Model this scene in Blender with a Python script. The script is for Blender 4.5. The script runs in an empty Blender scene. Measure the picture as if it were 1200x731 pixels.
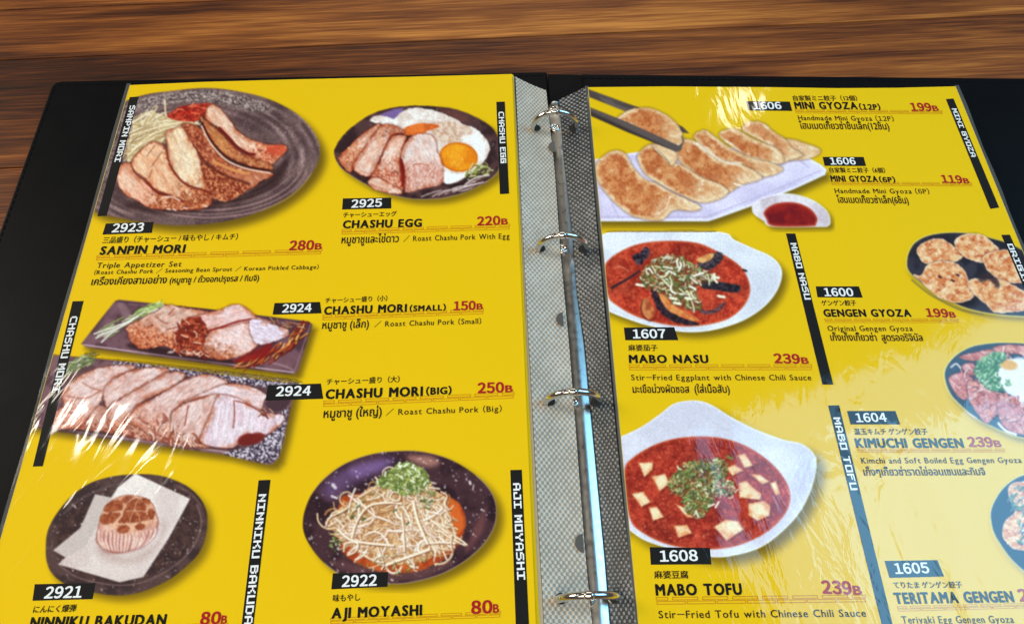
import bpy, math
import numpy as np
from mathutils import Vector

# ---------------------------------------------------------------- camera
scene = bpy.context.scene
F = 850.0                 # focal length in photo pixels (photo is 1200 x 731)
CX, CY = 600.0, 365.5
CAMZ = 0.306              # metres above the table
TH = math.radians(62.47)  # pitch below the horizon
cam_d = bpy.data.cameras.new('camera')
cam_d.sensor_fit = 'HORIZONTAL'; cam_d.sensor_width = 36.0; cam_d.lens = F / 1200.0 * 36.0
cam_d.clip_start = 0.01; cam_d.clip_end = 50
cam = bpy.data.objects.new('camera', cam_d); scene.collection.objects.link(cam)
cam.location = (0, 0, CAMZ); cam.rotation_euler = (math.pi / 2 - TH, 0, 0)
scene.camera = cam
scene.view_settings.view_transform = 'Standard'
scene.view_settings.look = 'None'
scene.view_settings.exposure = 0.0
scene.view_settings.gamma = 1.0

# ---------------------------------------------------------------- light: a dim dining room, added key lamps, downlights and a window
world = bpy.data.worlds.new('World'); scene.world = world; world.use_nodes = True
world.node_tree.nodes['Background'].inputs[0].default_value = (1.0, 0.93, 0.84, 1)
world.node_tree.nodes['Background'].inputs[1].default_value = 0.08

def area(name, loc, aim, sx, sy, power, colr):
    l = bpy.data.lights.new(name, 'AREA'); l.shape = 'RECTANGLE'; l.size = sx; l.size_y = sy
    l.energy = power; l.color = colr
    o = bpy.data.objects.new(name, l); scene.collection.objects.link(o)
    o.location = loc
    o.rotation_euler = (Vector(aim) - Vector(loc)).to_track_quat('-Z', 'Y').to_euler()
    return o
area('key_light', (-0.1, 2.5, 1.45), (0, 0.12, 0), 1.5, 0.8, 10, (1.0, 0.90, 0.74))  # soft key added far ahead, below the angles the film mirrors
area('key_light', (-2.3, 0.75, 1.5), (0, 0.12, 0), 1.0, 0.9, 43, (1.0, 0.89, 0.72))  # warm side key added at the left to brighten the pages
area('key_light', (-0.25, -0.62, 1.35), (0, 0.12, 0), 1.1, 0.8, 12.5, (1.0, 0.90, 0.74))  # unseen key added behind the camera, clear of the film's reflections
area('window_light', (1.06, 0.30, 1.2), (0.15, 0.1, 0), 0.86, 1.16, 12.5, (0.22, 0.62, 1.0))
area('window_light', (1.02, 0.27, 1.17), (0.15, 0.1, 0), 0.52, 0.66, 6.0, (0.27, 0.66, 1.0))
area('downlight', (0.66, 1.42, 1.2), (0.1, 0.2, 0), 0.08, 0.08, 0.3, (1.0, 0.95, 0.85))
area('downlight', (-0.93, 0.50, 1.2), (-0.15, 0.1, 0), 0.09, 0.09, 0.75, (1.0, 0.94, 0.84))

# ---------------------------------------------------------------- geometry helpers
FWD = np.array([0, math.cos(TH), -math.sin(TH)]); UPV = np.array([0, math.sin(TH), math.cos(TH)])
PL = (0.0135, 0.020)       # left page surface:  z = a + b x
PR = (0.0132, -0.012)      # right page surface
COVER = (0.0045, 0.0)

def at(px, py, s, off=0.0):
    """Photo measurement (pixels) -> point on the plane z = a + b x (+ off); works on arrays."""
    px = np.asarray(px, float); py = np.asarray(py, float)
    dx = px - CX
    dy = F * FWD[1] - (py - CY) * UPV[1]
    dz = F * FWD[2] - (py - CY) * UPV[2]
    t = (s[0] + off - CAMZ) / (dz - s[1] * dx)
    return np.stack([dx * t, dy * t, CAMZ + dz * t], -1)

def srgb(c):
    c = np.asarray(c, float) / 255.0
    return np.where(c <= 0.04045, c / 12.92, ((c + 0.055) / 1.055) ** 2.4)

class Root:
    """A thing: an Empty at its base; children keep their points relative to it."""
    def __init__(s, name, loc, label, cat, group=None):
        s.o = bpy.data.objects.new(name, None); scene.collection.objects.link(s.o)
        s.o.empty_display_size = 0.02
        s.o.location = loc; s.loc = np.array(loc, float)
        s.o['label'] = label; s.o['category'] = cat
        if group: s.o['group'] = group

def link(name, verts, faces, mat, root=None, parent=None, smooth_=False, label=None):
    v = np.asarray(verts, float)
    if root is not None: v = v - root.loc
    m = bpy.data.meshes.new(name); m.from_pydata(v.tolist(), [], [tuple(f) for f in faces]); m.update()
    for mm in (mat if isinstance(mat, (list, tuple)) else [mat]): m.materials.append(mm)
    if smooth_: m.polygons.foreach_set('use_smooth', [True] * len(m.polygons))
    o = bpy.data.objects.new(name, m); scene.collection.objects.link(o)
    if parent is not None: o.parent = parent
    elif root is not None: o.parent = root.o
    if label: o['label'] = label
    return o

def link_big(name, V, Q, mat, root, parent, cols=None):
    m = bpy.data.meshes.new(name); n = len(V); k = len(Q)
    m.vertices.add(n); m.vertices.foreach_set('co', (V - root.loc).astype(np.float32).ravel())
    m.loops.add(4 * k); m.loops.foreach_set('vertex_index', Q.astype(np.int32).ravel())
    m.polygons.add(k); m.polygons.foreach_set('loop_start', np.arange(0, 4 * k, 4, dtype=np.int32))
    m.update(calc_edges=True)
    if cols is not None:
        a = m.color_attributes.new('Col', 'FLOAT_COLOR', 'POINT')
        a.data.foreach_set('color', np.concatenate([cols, np.ones((n, 1))], 1).astype(np.float32).ravel())
    m.materials.append(mat)
    o = bpy.data.objects.new(name, m); scene.collection.objects.link(o); o.parent = parent
    return o

def slab(top, thick, flip=False):
    """Prism below a top outline (N x 3)."""
    top = np.asarray(top, float); n = len(top)
    bot = top - np.array([0, 0, thick]) if np.isscalar(thick) else np.stack([top[:, 0], top[:, 1], np.full(n, thick[0])], 1)
    V = np.concatenate([top, bot]); Fc = [tuple(range(n)), tuple(range(2 * n - 1, n - 1, -1))]
    Fc += [(i + n, (i + 1) % n + n, (i + 1) % n, i) for i in range(n)]
    return V, Fc

def ccw(P):
    P = np.asarray(P, float); x, y = P[:, 0], P[:, 1]
    return P if (x * np.roll(y, -1) - np.roll(x, -1) * y).sum() > 0 else P[::-1]

def tube(path, r, seg=12, closed=False):
    path = np.asarray(path, float); n = len(path); V = []; Fc = []
    r = np.broadcast_to(np.asarray(r, float), (n,))
    for i in range(n):
        a = path[(i - 1) % n] if (closed or i > 0) else path[i]; b = path[(i + 1) % n] if (closed or i < n - 1) else path[i]
        t = Vector(b - a).normalized(); u = t.orthogonal().normalized() if i == 0 else (pu - t * pu.dot(t)).normalized()
        pu = u; w = t.cross(u)
        for k in range(seg):
            an = 2 * math.pi * k / seg
            V.append(path[i] + r[i] * (math.cos(an) * np.array(u) + math.sin(an) * np.array(w)))
    m = n if closed else n - 1
    for i in range(m):
        for k in range(seg):
            a = i * seg + k; b = i * seg + (k + 1) % seg; j = ((i + 1) % n) * seg
            Fc.append((a, b, j + (k + 1) % seg, j + k))
    if not closed:
        Fc.append(tuple(range(seg - 1, -1, -1))); Fc.append(tuple(range((n - 1) * seg, n * seg)))
    return V, Fc

# ---------------------------------------------------------------- materials
def new_mat(name):
    m = bpy.data.materials.new(name); m.use_nodes = True
    nt = m.node_tree; return m, nt, nt.nodes['Principled BSDF']

def N(nt, kind, **kw):
    n = nt.nodes.new(kind)
    for k, v in kw.items():
        if k.startswith('i_'):
            key = k[2:]; n.inputs[int(key) if key.isdigit() else key.replace('_', ' ')].default_value = v
        else:
            setattr(n, k, v)
    return n

def math_n(nt, op, a, b=None):
    n = nt.nodes.new('ShaderNodeMath'); n.operation = op
    for i, x in enumerate((a, b)):
        if x is None: continue
        if isinstance(x, (int, float)): n.inputs[i].default_value = x
        else: nt.links.new(x, n.inputs[i])
    return n.outputs[0]

def wrinkle_group():
    """The creased clear plastic of the sleeves: a height field in metres turned into a normal."""
    g = bpy.data.node_groups.new('creased_film', 'ShaderNodeTree')
    g.interface.new_socket('Normal', in_out='OUTPUT', socket_type='NodeSocketVector')
    out = g.nodes.new('NodeGroupOutput'); geo = g.nodes.new('ShaderNodeNewGeometry')
    L = g.links
    def noise(scale, rot=0.0, st=(1, 1, 1), detail=2.0, dist=0.0):
        mp = N(g, 'ShaderNodeMapping', vector_type='TEXTURE'); mp.inputs['Rotation'].default_value = (0, 0, rot); mp.inputs['Scale'].default_value = st
        L.new(geo.outputs['Position'], mp.inputs['Vector'])
        n = N(g, 'ShaderNodeTexNoise'); n.inputs['Scale'].default_value = scale; n.inputs['Detail'].default_value = detail; n.inputs['Distortion'].default_value = dist
        L.new(mp.outputs[0], n.inputs['Vector'])
        return n.outputs['Fac']
    def zone(c, r0, r1):
        d = N(g, 'ShaderNodeVectorMath', operation='DISTANCE'); L.new(geo.outputs['Position'], d.inputs[0]); d.inputs[1].default_value = c
        m = N(g, 'ShaderNodeMapRange', interpolation_type='SMOOTHSTEP'); m.inputs['From Min'].default_value = r0; m.inputs['From Max'].default_value = r1
        m.inputs['To Min'].default_value = 1; m.inputs['To Max'].default_value = 0
        L.new(d.outputs['Value'], m.inputs['Value']); return m.outputs[0]
    h = math_n(g, 'MULTIPLY', noise(38), 0.00014)
    h = math_n(g, 'ADD', h, math_n(g, 'MULTIPLY', noise(14), 0.0003))
    zl = zone(tuple(at(95, 520, PL)), .015, .085)
    h = math_n(g, 'ADD', h, math_n(g, 'MULTIPLY', math_n(g, 'MULTIPLY', noise(75, 1.12, (3.6, 1, 1), 2, .5), 0.0012), zl))
    zr = zone(tuple(at(1090, 590, PR)), .03, .12)
    h = math_n(g, 'ADD', h, math_n(g, 'MULTIPLY', math_n(g, 'MULTIPLY', noise(85, .15, (1, 2.2, 1), 3, 1.2), 0.00036), zr))
    zw = zone(tuple(at(1010, 640, PR)), .05, .15)
    h = math_n(g, 'ADD', h, math_n(g, 'MULTIPLY', math_n(g, 'MULTIPLY', noise(24, .5, (1, 1.5, 1), 1, .8), 0.0012), zw))
    h = math_n(g, 'ADD', h, math_n(g, 'MULTIPLY', math_n(g, 'MULTIPLY', noise(230, .3, (1, 4, 1), 2, 1.0), 0.00008), zw))
    zt = zone(tuple(at(820, 118, PR)), .012, .06)
    h = math_n(g, 'ADD', h, math_n(g, 'MULTIPLY', math_n(g, 'MULTIPLY', noise(120, .1, (1, 2.5, 1), 2, .5), 0.00030), zt))
    b = N(g, 'ShaderNodeBump'); b.inputs['Strength'].default_value = 1.0; b.inputs['Distance'].default_value = 1.0
    L.new(h, b.inputs['Height']); L.new(b.outputs[0], out.inputs[0])
    return g
WR = wrinkle_group()

def laminate(name, c=None, attr=False):
    """Printed paper under glossy clear film."""
    m, nt, p = new_mat(name)
    if attr:
        a = N(nt, 'ShaderNodeVertexColor', layer_name='Col'); nt.links.new(a.outputs['Color'], p.inputs['Base Color'])
    else:
        p.inputs['Base Color'].default_value = (*srgb(c), 1)
    p.inputs['Roughness'].default_value = .65; p.inputs['Specular IOR Level'].default_value = .1
    p.inputs['Coat Weight'].default_value = 1.0; p.inputs['Coat Roughness'].default_value = .075; p.inputs['Coat IOR'].default_value = 1.5
    w = nt.nodes.new('ShaderNodeGroup'); w.node_tree = WR
    nt.links.new(w.outputs[0], p.inputs['Coat Normal'])
    return m
YEL_RGB = (237, 192, 0)
M_yellow = laminate('yellow_print', YEL_RGB)
M_art = laminate('photo_print', attr=True)
M_ink = laminate('black_ink', (20, 15, 12))
M_black = laminate('black_print', (22, 21, 20))
M_white = laminate('white_print', (240, 240, 238))
M_red = laminate('dark_red_ink', (170, 26, 28))
M_brick = laminate('orange_ink', (204, 126, 14))
M_edge, _nt, _p = new_mat('paper_edge'); _p.inputs['Base Color'].default_value = (.72, .66, .48, 1); _p.inputs['Roughness'].default_value = .7

def leather():
    m, nt, p = new_mat('black_leatherette')
    p.inputs['Base Color'].default_value = (.0035, .0035, .0042, 1); p.inputs['Roughness'].default_value = .42; p.inputs['Specular IOR Level'].default_value = .06
    tc = N(nt, 'ShaderNodeNewGeometry')
    v = N(nt, 'ShaderNodeTexVoronoi'); v.inputs['Scale'].default_value = 900; nt.links.new(tc.outputs['Position'], v.inputs['Vector'])
    n = N(nt, 'ShaderNodeTexNoise'); n.inputs['Scale'].default_value = 60; n.inputs['Detail'].default_value = 6; nt.links.new(tc.outputs['Position'], n.inputs['Vector'])
    r = N(nt, 'ShaderNodeMapRange'); r.inputs['To Min'].default_value = .34; r.inputs['To Max'].default_value = .55
    nt.links.new(n.outputs['Fac'], r.inputs['Value']); nt.links.new(r.outputs[0], p.inputs['Roughness'])
    b = N(nt, 'ShaderNodeBump'); b.inputs['Strength'].default_value = .05; b.inputs['Distance'].default_value = .0003
    nt.links.new(v.outputs['Distance'], b.inputs['Height']); nt.links.new(b.outputs[0], p.inputs['Normal'])
    return m
M_leather = leather()
M_thread, _nt, _p = new_mat('black_thread'); _p.inputs['Base Color'].default_value = (.006, .006, .007, 1); _p.inputs['Roughness'].default_value = 1; _p.inputs['Specular IOR Level'].default_value = .05

def metal(name, c, rough, spots=0.0):
    m, nt, p = new_mat(name)
    p.inputs['Base Color'].default_value = (*c, 1); p.inputs['Metallic'].default_value = 1; p.inputs['Roughness'].default_value = rough
    g = N(nt, 'ShaderNodeNewGeometry'); n = N(nt, 'ShaderNodeTexNoise'); n.inputs['Scale'].default_value = 400; n.inputs['Detail'].default_value = 4
    nt.links.new(g.outputs['Position'], n.inputs['Vector'])
    r = N(nt, 'ShaderNodeMapRange'); r.inputs['To Min'].default_value = rough * .6; r.inputs['To Max'].default_value = rough * 1.5
    nt.links.new(n.outputs['Fac'], r.inputs['Value']); nt.links.new(r.outputs[0], p.inputs['Roughness'])
    return m
M_chrome = metal('chrome', (.72, .70, .67), .12)
M_rail = metal('nickel', (.52, .50, .47), .3)

def strip_mat(name, dark, light, pitch, thr, spec, rough):
    """Embossed clear plastic of the binding strip: staggered raised dots."""
    m, nt, p = new_mat(name); L = nt.links
    uv = N(nt, 'ShaderNodeUVMap', uv_map='UVMap'); sx = N(nt, 'ShaderNodeSeparateXYZ'); L.new(uv.outputs[0], sx.inputs[0])
    k = 2 * math.pi / pitch
    a = math_n(nt, 'SINE', math_n(nt, 'MULTIPLY', sx.outputs[0], k * .62))
    b = math_n(nt, 'SINE', math_n(nt, 'MULTIPLY', sx.outputs[1], k * .5))
    h = math_n(nt, 'MULTIPLY', a, b)
    no = N(nt, 'ShaderNodeTexNoise'); no.inputs['Scale'].default_value = 220; no.inputs['Detail'].default_value = 3
    L.new(uv.outputs[0], no.inputs['Vector'])
    no2 = N(nt, 'ShaderNodeTexNoise'); no2.inputs['Scale'].default_value = 45; L.new(uv.outputs[0], no2.inputs['Vector'])
    hh = math_n(nt, 'ADD', h, math_n(nt, 'MULTIPLY', math_n(nt, 'SUBTRACT', no.outputs['Fac'], .5), .9))
    hh = math_n(nt, 'ADD', hh, math_n(nt, 'MULTIPLY', math_n(nt, 'SUBTRACT', no2.outputs['Fac'], .5), 1.2))
    r = N(nt, 'ShaderNodeMapRange', interpolation_type='SMOOTHSTEP'); r.inputs['From Min'].default_value = thr - .35; r.inputs['From Max'].default_value = thr + .35
    L.new(hh, r.inputs['Value'])
    mx = N(nt, 'ShaderNodeMix', data_type='RGBA'); L.new(r.outputs[0], mx.inputs['Factor'])
    mx.inputs['A'].default_value = (*srgb(dark), 1); mx.inputs['B'].default_value = (*srgb(light), 1)
    L.new(mx.outputs['Result'], p.inputs['Base Color'])
    p.inputs['Roughness'].default_value = rough; p.inputs['Specular IOR Level'].default_value = spec
    bp = N(nt, 'ShaderNodeBump'); bp.inputs['Strength'].default_value = .8; bp.inputs['Distance'].default_value = .00025
    L.new(hh, bp.inputs['Height']); L.new(bp.outputs[0], p.inputs['Normal'])
    return m
M_strip_l = strip_mat('embossed_plastic_pale', (158, 146, 128), (206, 196, 180), .0014, .05, .5, .3)
M_strip_r = strip_mat('embossed_plastic_clear', (44, 44, 44), (142, 142, 140), .0014, .42, .9, .16)

def film_mat():
    m, nt, p = new_mat('clear_film'); L = nt.links
    p.inputs['Base Color'].default_value = (.6, .58, .52, 1); p.inputs['Roughness'].default_value = .12
    p.inputs['Alpha'].default_value = .13
    w = nt.nodes.new('ShaderNodeGroup'); w.node_tree = WR; L.new(w.outputs[0], p.inputs['Normal'])
    return m
M_film = film_mat()

def wood():
    m, nt, p = new_mat('stained_wood'); L = nt.links
    at_ = N(nt, 'ShaderNodeAttribute', attribute_name='tone')
    uv = N(nt, 'ShaderNodeUVMap', uv_map='UVMap')
    def noise(sx, sy, detail, dist=0):
        mp = N(nt, 'ShaderNodeMapping'); mp.inputs['Scale'].default_value = (sx, sy, 1); L.new(uv.outputs[0], mp.inputs['Vector'])
        n = N(nt, 'ShaderNodeTexNoise'); n.inputs['Scale'].default_value = 1; n.inputs['Detail'].default_value = detail; n.inputs['Distortion'].default_value = dist
        L.new(mp.outputs[0], n.inputs['Vector']); return n.outputs['Fac']
    g1 = noise(6, 90, 6, .8); g2 = noise(16, 520, 5, .3); g3 = noise(3.5, 24, 3, .6)
    v = math_n(nt, 'ADD', math_n(nt, 'MULTIPLY', g1, .5), math_n(nt, 'ADD', math_n(nt, 'MULTIPLY', g2, .34), math_n(nt, 'MULTIPLY', g3, .42)))
    g4 = noise(34, 1150, 3, 0)
    v = math_n(nt, 'ADD', v, math_n(nt, 'MULTIPLY', math_n(nt, 'SUBTRACT', g4, .5), .30))
    v = math_n(nt, 'ADD', v, at_.outputs['Fac'])
    cr = N(nt, 'ShaderNodeValToRGB'); L.new(v, cr.inputs[0])
    e = cr.color_ramp.elements
    e[0].position = .36; e[0].color = (*srgb((30, 12, 6)), 1); e[1].position = .86; e[1].color = (*srgb((196, 124, 54)), 1)
    for pos, c in ((.48, (66, 30, 13)), (.58, (102, 52, 21)), (.70, (142, 80, 33))):
        q = e.new(pos); q.color = (*srgb(c), 1)
    L.new(cr.outputs[0], p.inputs['Base Color'])
    rr = N(nt, 'ShaderNodeMapRange'); rr.inputs['To Min'].default_value = .55; rr.inputs['To Max'].default_value = .42; L.new(g2, rr.inputs['Value']); L.new(rr.outputs[0], p.inputs['Roughness'])
    p.inputs['Specular IOR Level'].default_value = .22
    b = N(nt, 'ShaderNodeBump'); b.inputs['Strength'].default_value = .15; b.inputs['Distance'].default_value = .0003; L.new(g2, b.inputs['Height']); L.new(b.outputs[0], p.inputs['Normal'])
    return m
M_wood = wood()

# ---------------------------------------------------------------- the table under the menu
def build_table():
    rng = np.random.default_rng(4); V = []; Fc = []; tone = []; uvs = []
    ang = math.radians(3.6); c, s = math.cos(ang), math.sin(ang)
    rows = [-.62, -.42, -.20, -.02, .105, .185, .262, .3425, .385, .47, .56, .66]
    tones = {6: [(-.4, .4, -.15, .0)], 5: [(-.4, .4, -.02, .0)], 7: [(-.4, .45, -.01, .085)], 8: [(-.4, .45, -.03, .10)], 4: [(-.4, .4, 0, 0)]}
    for k in range(len(rows) - 1):
        for xa_, xb_, ta, tb in tones.get(k, [(-.4, .4, rng.uniform(-.05, .08), rng.uniform(-.05, .08))]):
            x0, x1 = -.8, .9; g = .0004; off = rng.uniform(0, 9, 2)
            y0, y1 = rows[k] + g, rows[k + 1] - g; xa, xb = x0, x1
            b = len(V); bv = .0003
            for (x, y, z) in ((xa, y0, -bv), (xb, y0, -bv), (xb, y1, -bv), (xa, y1, -bv), (xa, y0 + bv, 0), (xb, y0 + bv, 0), (xb, y1 - bv, 0), (xa, y1 - bv, 0),
                              (xa, y0, -.03), (xb, y0, -.03), (xb, y1, -.03), (xa, y1, -.03)):
                V.append((c * x - s * y, s * x + c * y, z)); tone.append(ta + (tb - ta) * (x - xa_) / (xb_ - xa_)); uvs.append((x + off[0], y + off[1]))
            for q in ((4, 5, 6, 7), (0, 1, 5, 4), (1, 2, 6, 5), (2, 3, 7, 6), (3, 0, 4, 7), (8, 9, 1, 0), (9, 10, 2, 1), (10, 11, 3, 2), (11, 8, 0, 3), (11, 10, 9, 8)):
                Fc.append(tuple(b + i for i in q))
    o = link('table', V, Fc, M_wood)
    a = o.data.attributes.new('tone', 'FLOAT', 'POINT'); a.data.foreach_set('value', tone)
    u = o.data.uv_layers.new(name='UVMap')
    for lp in o.data.loops: u.data[lp.index].uv = uvs[lp.vertex_index]
    o['kind'] = 'structure'; o['label'] = 'brown stained wooden table top of long boards under the open menu'
    return o
build_table()

# ---------------------------------------------------------------- the ring binder
def px_poly(pts, s, off=0.0):
    p = np.asarray(pts, float); return at(p[:, 0], p[:, 1], s, off)

binder = Root('ring_binder', (0.045, 0.11, 0.0), 'open black leatherette ring binder with four chrome rings lying on the wooden table', 'binder')

def round_corner(P, i, r, n=6):
    P = np.asarray(P, float); a, b, c = P[i - 1], P[i], P[(i + 1) % len(P)]
    u = (a - b) / np.linalg.norm(a - b); v = (c - b) / np.linalg.norm(c - b)
    t = np.linspace(0, 1, n)[:, None]; p0 = b + u * r; p1 = b + v * r
    arc = (1 - t) ** 2 * p0 + 2 * t * (1 - t) * b + t ** 2 * p1
    return np.concatenate([P[:i], arc, P[i + 1:]])

def cover_panel(px, s, thick, corner=None):
    P = px_poly(px, s)
    if corner is not None: P = round_corner(P, corner, .006)
    V, Fc = slab(ccw(P), thick)
    o = link('cover_panel', V, Fc, M_leather, binder)
    b = o.modifiers.new('bevel', 'BEVEL'); b.width = .0011; b.segments = 3; b.limit_method = 'ANGLE'; b.angle_limit = .6
    return o

def stitches(p0, p1, s, parent, n_len=.0026, gap=.0013):
    a, b = at(*p0, s, .0002), at(*p1, s, .0002); d = b - a; L = np.linalg.norm(d); d = d / L; w = np.cross([0, 0, 1], d) * .00028
    V = []; Fc = []; q = 0.0
    while q < L - n_len:
        e = a + d * q; f = a + d * (q + n_len); k = len(V)
        for z in (0, -.0006):
            for c in (e - w, f - w, f + w, e + w): V.append(c + np.array([0, 0, z]))
        Fc += [(k, k + 1, k + 2, k + 3), (k + 4, k + 5, k + 1, k), (k + 5, k + 6, k + 2, k + 1), (k + 6, k + 7, k + 3, k + 2), (k + 7, k + 4, k, k + 3)]
        q += n_len + gap
    link('stitching', V, Fc, M_thread, binder, parent)

cl = cover_panel([(62, 95), (641, 84), (698, 900), (-226, 900)], COVER, .004, 0)
cr_ = cover_panel([(681, 86.5), (1420, 93.5), (1800, 900), (742, 900)], COVER, .004)
sp = px_poly([(642, 87.2), (681, 88.2), (741, 900), (699, 900)], (.0037, 0))
o = link('spine', *slab(ccw(sp), .0026), M_leather, binder)
stitches((68, 99.5), (640, 88.5), COVER, cl); stitches((64, 101), (-150, 700), COVER, cl)
stitches((683, 91.5), (1400, 98), COVER, cr_); stitches((684, 93), (730, 700), COVER, cr_)

# metal rail: a shallow arch running down the spine
A0 = at(650.5, 121, (.004, 0)); A1 = at(712, 850, (.004, 0)); AX = (A1 - A0) / np.linalg.norm(A1 - A0); AR = np.cross(AX, [0, 0, 1]); AR /= np.linalg.norm(AR)
if AR[0] < 0: AR = -AR
def prof(u):
    a = abs(u); r = 1 - .52 * (math.sqrt(a * a + .004) - .063)          # two gently sloping flanks with rounded shoulders
    return r * (1 - max(0.0, (a - .8) / .2) ** 2.2)
def build_rail():
    V = []; Fc = []; NP = 24; NA = 40; L = np.linalg.norm(A1 - A0)
    for i in range(NA + 1):
        t = i / NA
        d = L * t; end = min(1.0, math.sqrt(max(0.0, 1 - max(0, 1 - d / .008) ** 2)))
        hw = .0080 * (.25 + .75 * end)
        for k in range(NP + 1):
            th = math.pi * k / NP
            V.append(A0 + AX * d - AR * hw * math.cos(th) + np.array([0, 0, 1]) * (.0044 * (.35 + .65 * end) * prof(-math.cos(th))))
    for i in range(NA):
        for k in range(NP):
            a = i * (NP + 1) + k; Fc.append((a, a + 1, a + NP + 2, a + NP + 1))
    Fc.append(tuple(range(0, NP + 1)))
    return link('ring_rail', V, Fc, M_rail, binder, smooth_=True)
rail = build_rail()
bmv = [f for f in rail.data.polygons][0].normal.z
if bmv < 0: rail.data.flip_normals()

def dome(c, r, h, n=14, m=5):
    V = []; Fc = []
    for j in range(m):
        a = math.pi / 2 * j / m
        for i in range(n):
            t = 2 * math.pi * i / n; V.append((c[0] + r * math.cos(a) * math.cos(t), c[1] + r * math.cos(a) * math.sin(t), c[2] + h * math.sin(a)))
    V.append((c[0], c[1], c[2] + h))
    for j in range(m - 1):
        for i in range(n): Fc.append((j * n + i, j * n + (i + 1) % n, (j + 1) * n + (i + 1) % n, (j + 1) * n + i))
    for i in range(n): Fc.append(((m - 1) * n + i, (m - 1) * n + (i + 1) % n, m * n))
    return V, Fc

def build_ring(px, py):
    c = at(px, py, (.0125, 0)); R = .0113; path = []
    for k in range(45):
        a = math.radians(-38 + 256 * k / 44)
        path.append(c + AR * R * math.cos(a) + np.array([0, 0, 1]) * R * math.sin(a))
    ring = link('ring', *tube(path, .00148, 12), M_chrome, binder, smooth_=True)
    j = [c + AR * R * math.cos(a) + np.array([0, 0, 1]) * R * math.sin(a) for a in np.radians(np.linspace(84, 102, 6))]
    link('ring_joint', *tube(j, [.0015, .00175, .00165, .00175, .00165, .0015], 12), M_chrome, binder, ring, smooth_=True)
    q = at(px, py + 1, (.0084, 0)); loop = [q + AR * .0021 * math.cos(a) - AX * .0021 * math.sin(a) for a in np.linspace(0, 2 * math.pi, 20, endpoint=False)]
    link('rivet', *tube(loop, .0007, 8, True), M_chrome, binder, ring, smooth_=True)
    d = link('rivet', *dome(q - np.array([0, 0, .0004]), .0014, .0011), M_chrome, binder, ring, smooth_=True)
for px, py in ((650, 149), (658.5, 291), (670.5, 470), (688.5, 701)): build_ring(px, py)
link('rail_end_rivet', *dome(at(648.5, 128, (.0078, 0)), .002, .0014), M_chrome, binder, rail, smooth_=True)

# ---------------------------------------------------------------- pages
LEFT_EDGE = ((152, 100), (38.4, 498)); RIGHT_EDGE = ((600, 87), (628, 731))
def ex(e, y):
    (x0, y0), (x1, y1) = e
    return x0 + (x1 - x0) * (np.asarray(y, float) - y0) / (y1 - y0)
R_LEFT = ((689, 102.5), (748, 731)); R_RIGHT = ((1120, 101.5), (1186, 263))

page_l = Root('menu_page', (-0.09, 0.12, 0.008), 'left yellow menu page with chashu, garlic and bean sprout dishes clipped in the binder', 'menu page', 'printed pages held in the binder')
page_r = Root('menu_page', (0.16, 0.12, 0.008), 'right yellow menu page with gyoza and red mabo dishes under glaring plastic', 'menu page', 'printed pages held in the binder')

def sheet(name, px, s, off, thick, root, top=M_yellow):
    P = ccw(px_poly(px, s, off)); V, Fc = slab(P, thick)
    o = link(name, V, Fc, [top, M_edge], root)
    for i, f in enumerate(o.data.polygons): f.material_index = 0 if i == 0 else 1
    return o
lt = [(152, 100), (240, 96.2), (350, 93.2), (480, 90.2), (600, 87)]
lpx = lt + [(ex(RIGHT_EDGE, 900), 900), (ex(LEFT_EDGE, 900), 900)]
sheet_l = sheet('printed_sheet', lpx, PL, 0.0, .0003, page_l)
rt = [(689, 102.5), (780, 101.6), (900, 102.4), (980, 103.6), (1050, 103.2), (1120, 101.5)]
rpx = rt + [(ex(R_RIGHT, 900), 900), (ex(R_LEFT, 900), 900)]
sheet_r = sheet('printed_sheet', rpx, PR, 0.0, .0003, page_r)

def sleeve_edge(root, e, y0, y1, s, d0, d1, lab=None):
    ys = np.linspace(y0, y1, 14); xa = ex(e, ys) + d0; xb = ex(e, ys) + d1
    wob = .0004 * np.sin(np.arange(14) * 1.7)
    A = at(xa, ys, s, .00035); B = at(xb, ys, s, .0001); B[:, 2] += wob
    V = np.concatenate([A, B]); Fc = [(i, i + 1, 15 + i, 14 + i) for i in range(13)]
    link('sleeve_edge', V, Fc, M_film, root)
sleeve_edge(page_l, LEFT_EDGE, 98, 900, PL, .8, -4)
sleeve_edge(page_r, R_RIGHT, 100, 420, PR, -.8, 4)
sleeve_edge(page_r, R_LEFT, 101, 900, PR, .5, -3.5)

# sheets below: their edges peek out
und = Root('menu_page', (-0.09, 0.12, 0.0075), 'pale page edge peeking out to the right from under the left menu page', 'menu page', 'printed pages held in the binder')
sheet('printed_sheet', [(156, 101), (601.5, 87.8), (632.5, 731), (641, 900), (-70, 900), (44, 500)], PL, -.0012, .0003, und)
st = Root('page_stack', (-0.09, 0.12, 0.0046), 'stack of filled menu sleeves lying beneath the left yellow page', 'page stack')
P = ccw(px_poly([(158, 102), (602.5, 89.5), (637, 731), (646, 900), (-60, 900), (48, 500)], PL, -.0022))
V, Fc = slab(P, [.00465]); link('page_block', V, Fc, M_edge, st)
st2 = Root('page_stack', (0.16, 0.12, 0.0046), 'thin stack of menu sleeves lying beneath the right yellow page', 'page stack')
P = ccw(px_poly([(690, 104.5), (1117, 104), (1180, 263), (1441, 900), (764, 900)], PR, -.0009))
V, Fc = slab(P, [.00465]); link('page_block', V, Fc, M_edge, st2)

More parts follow.
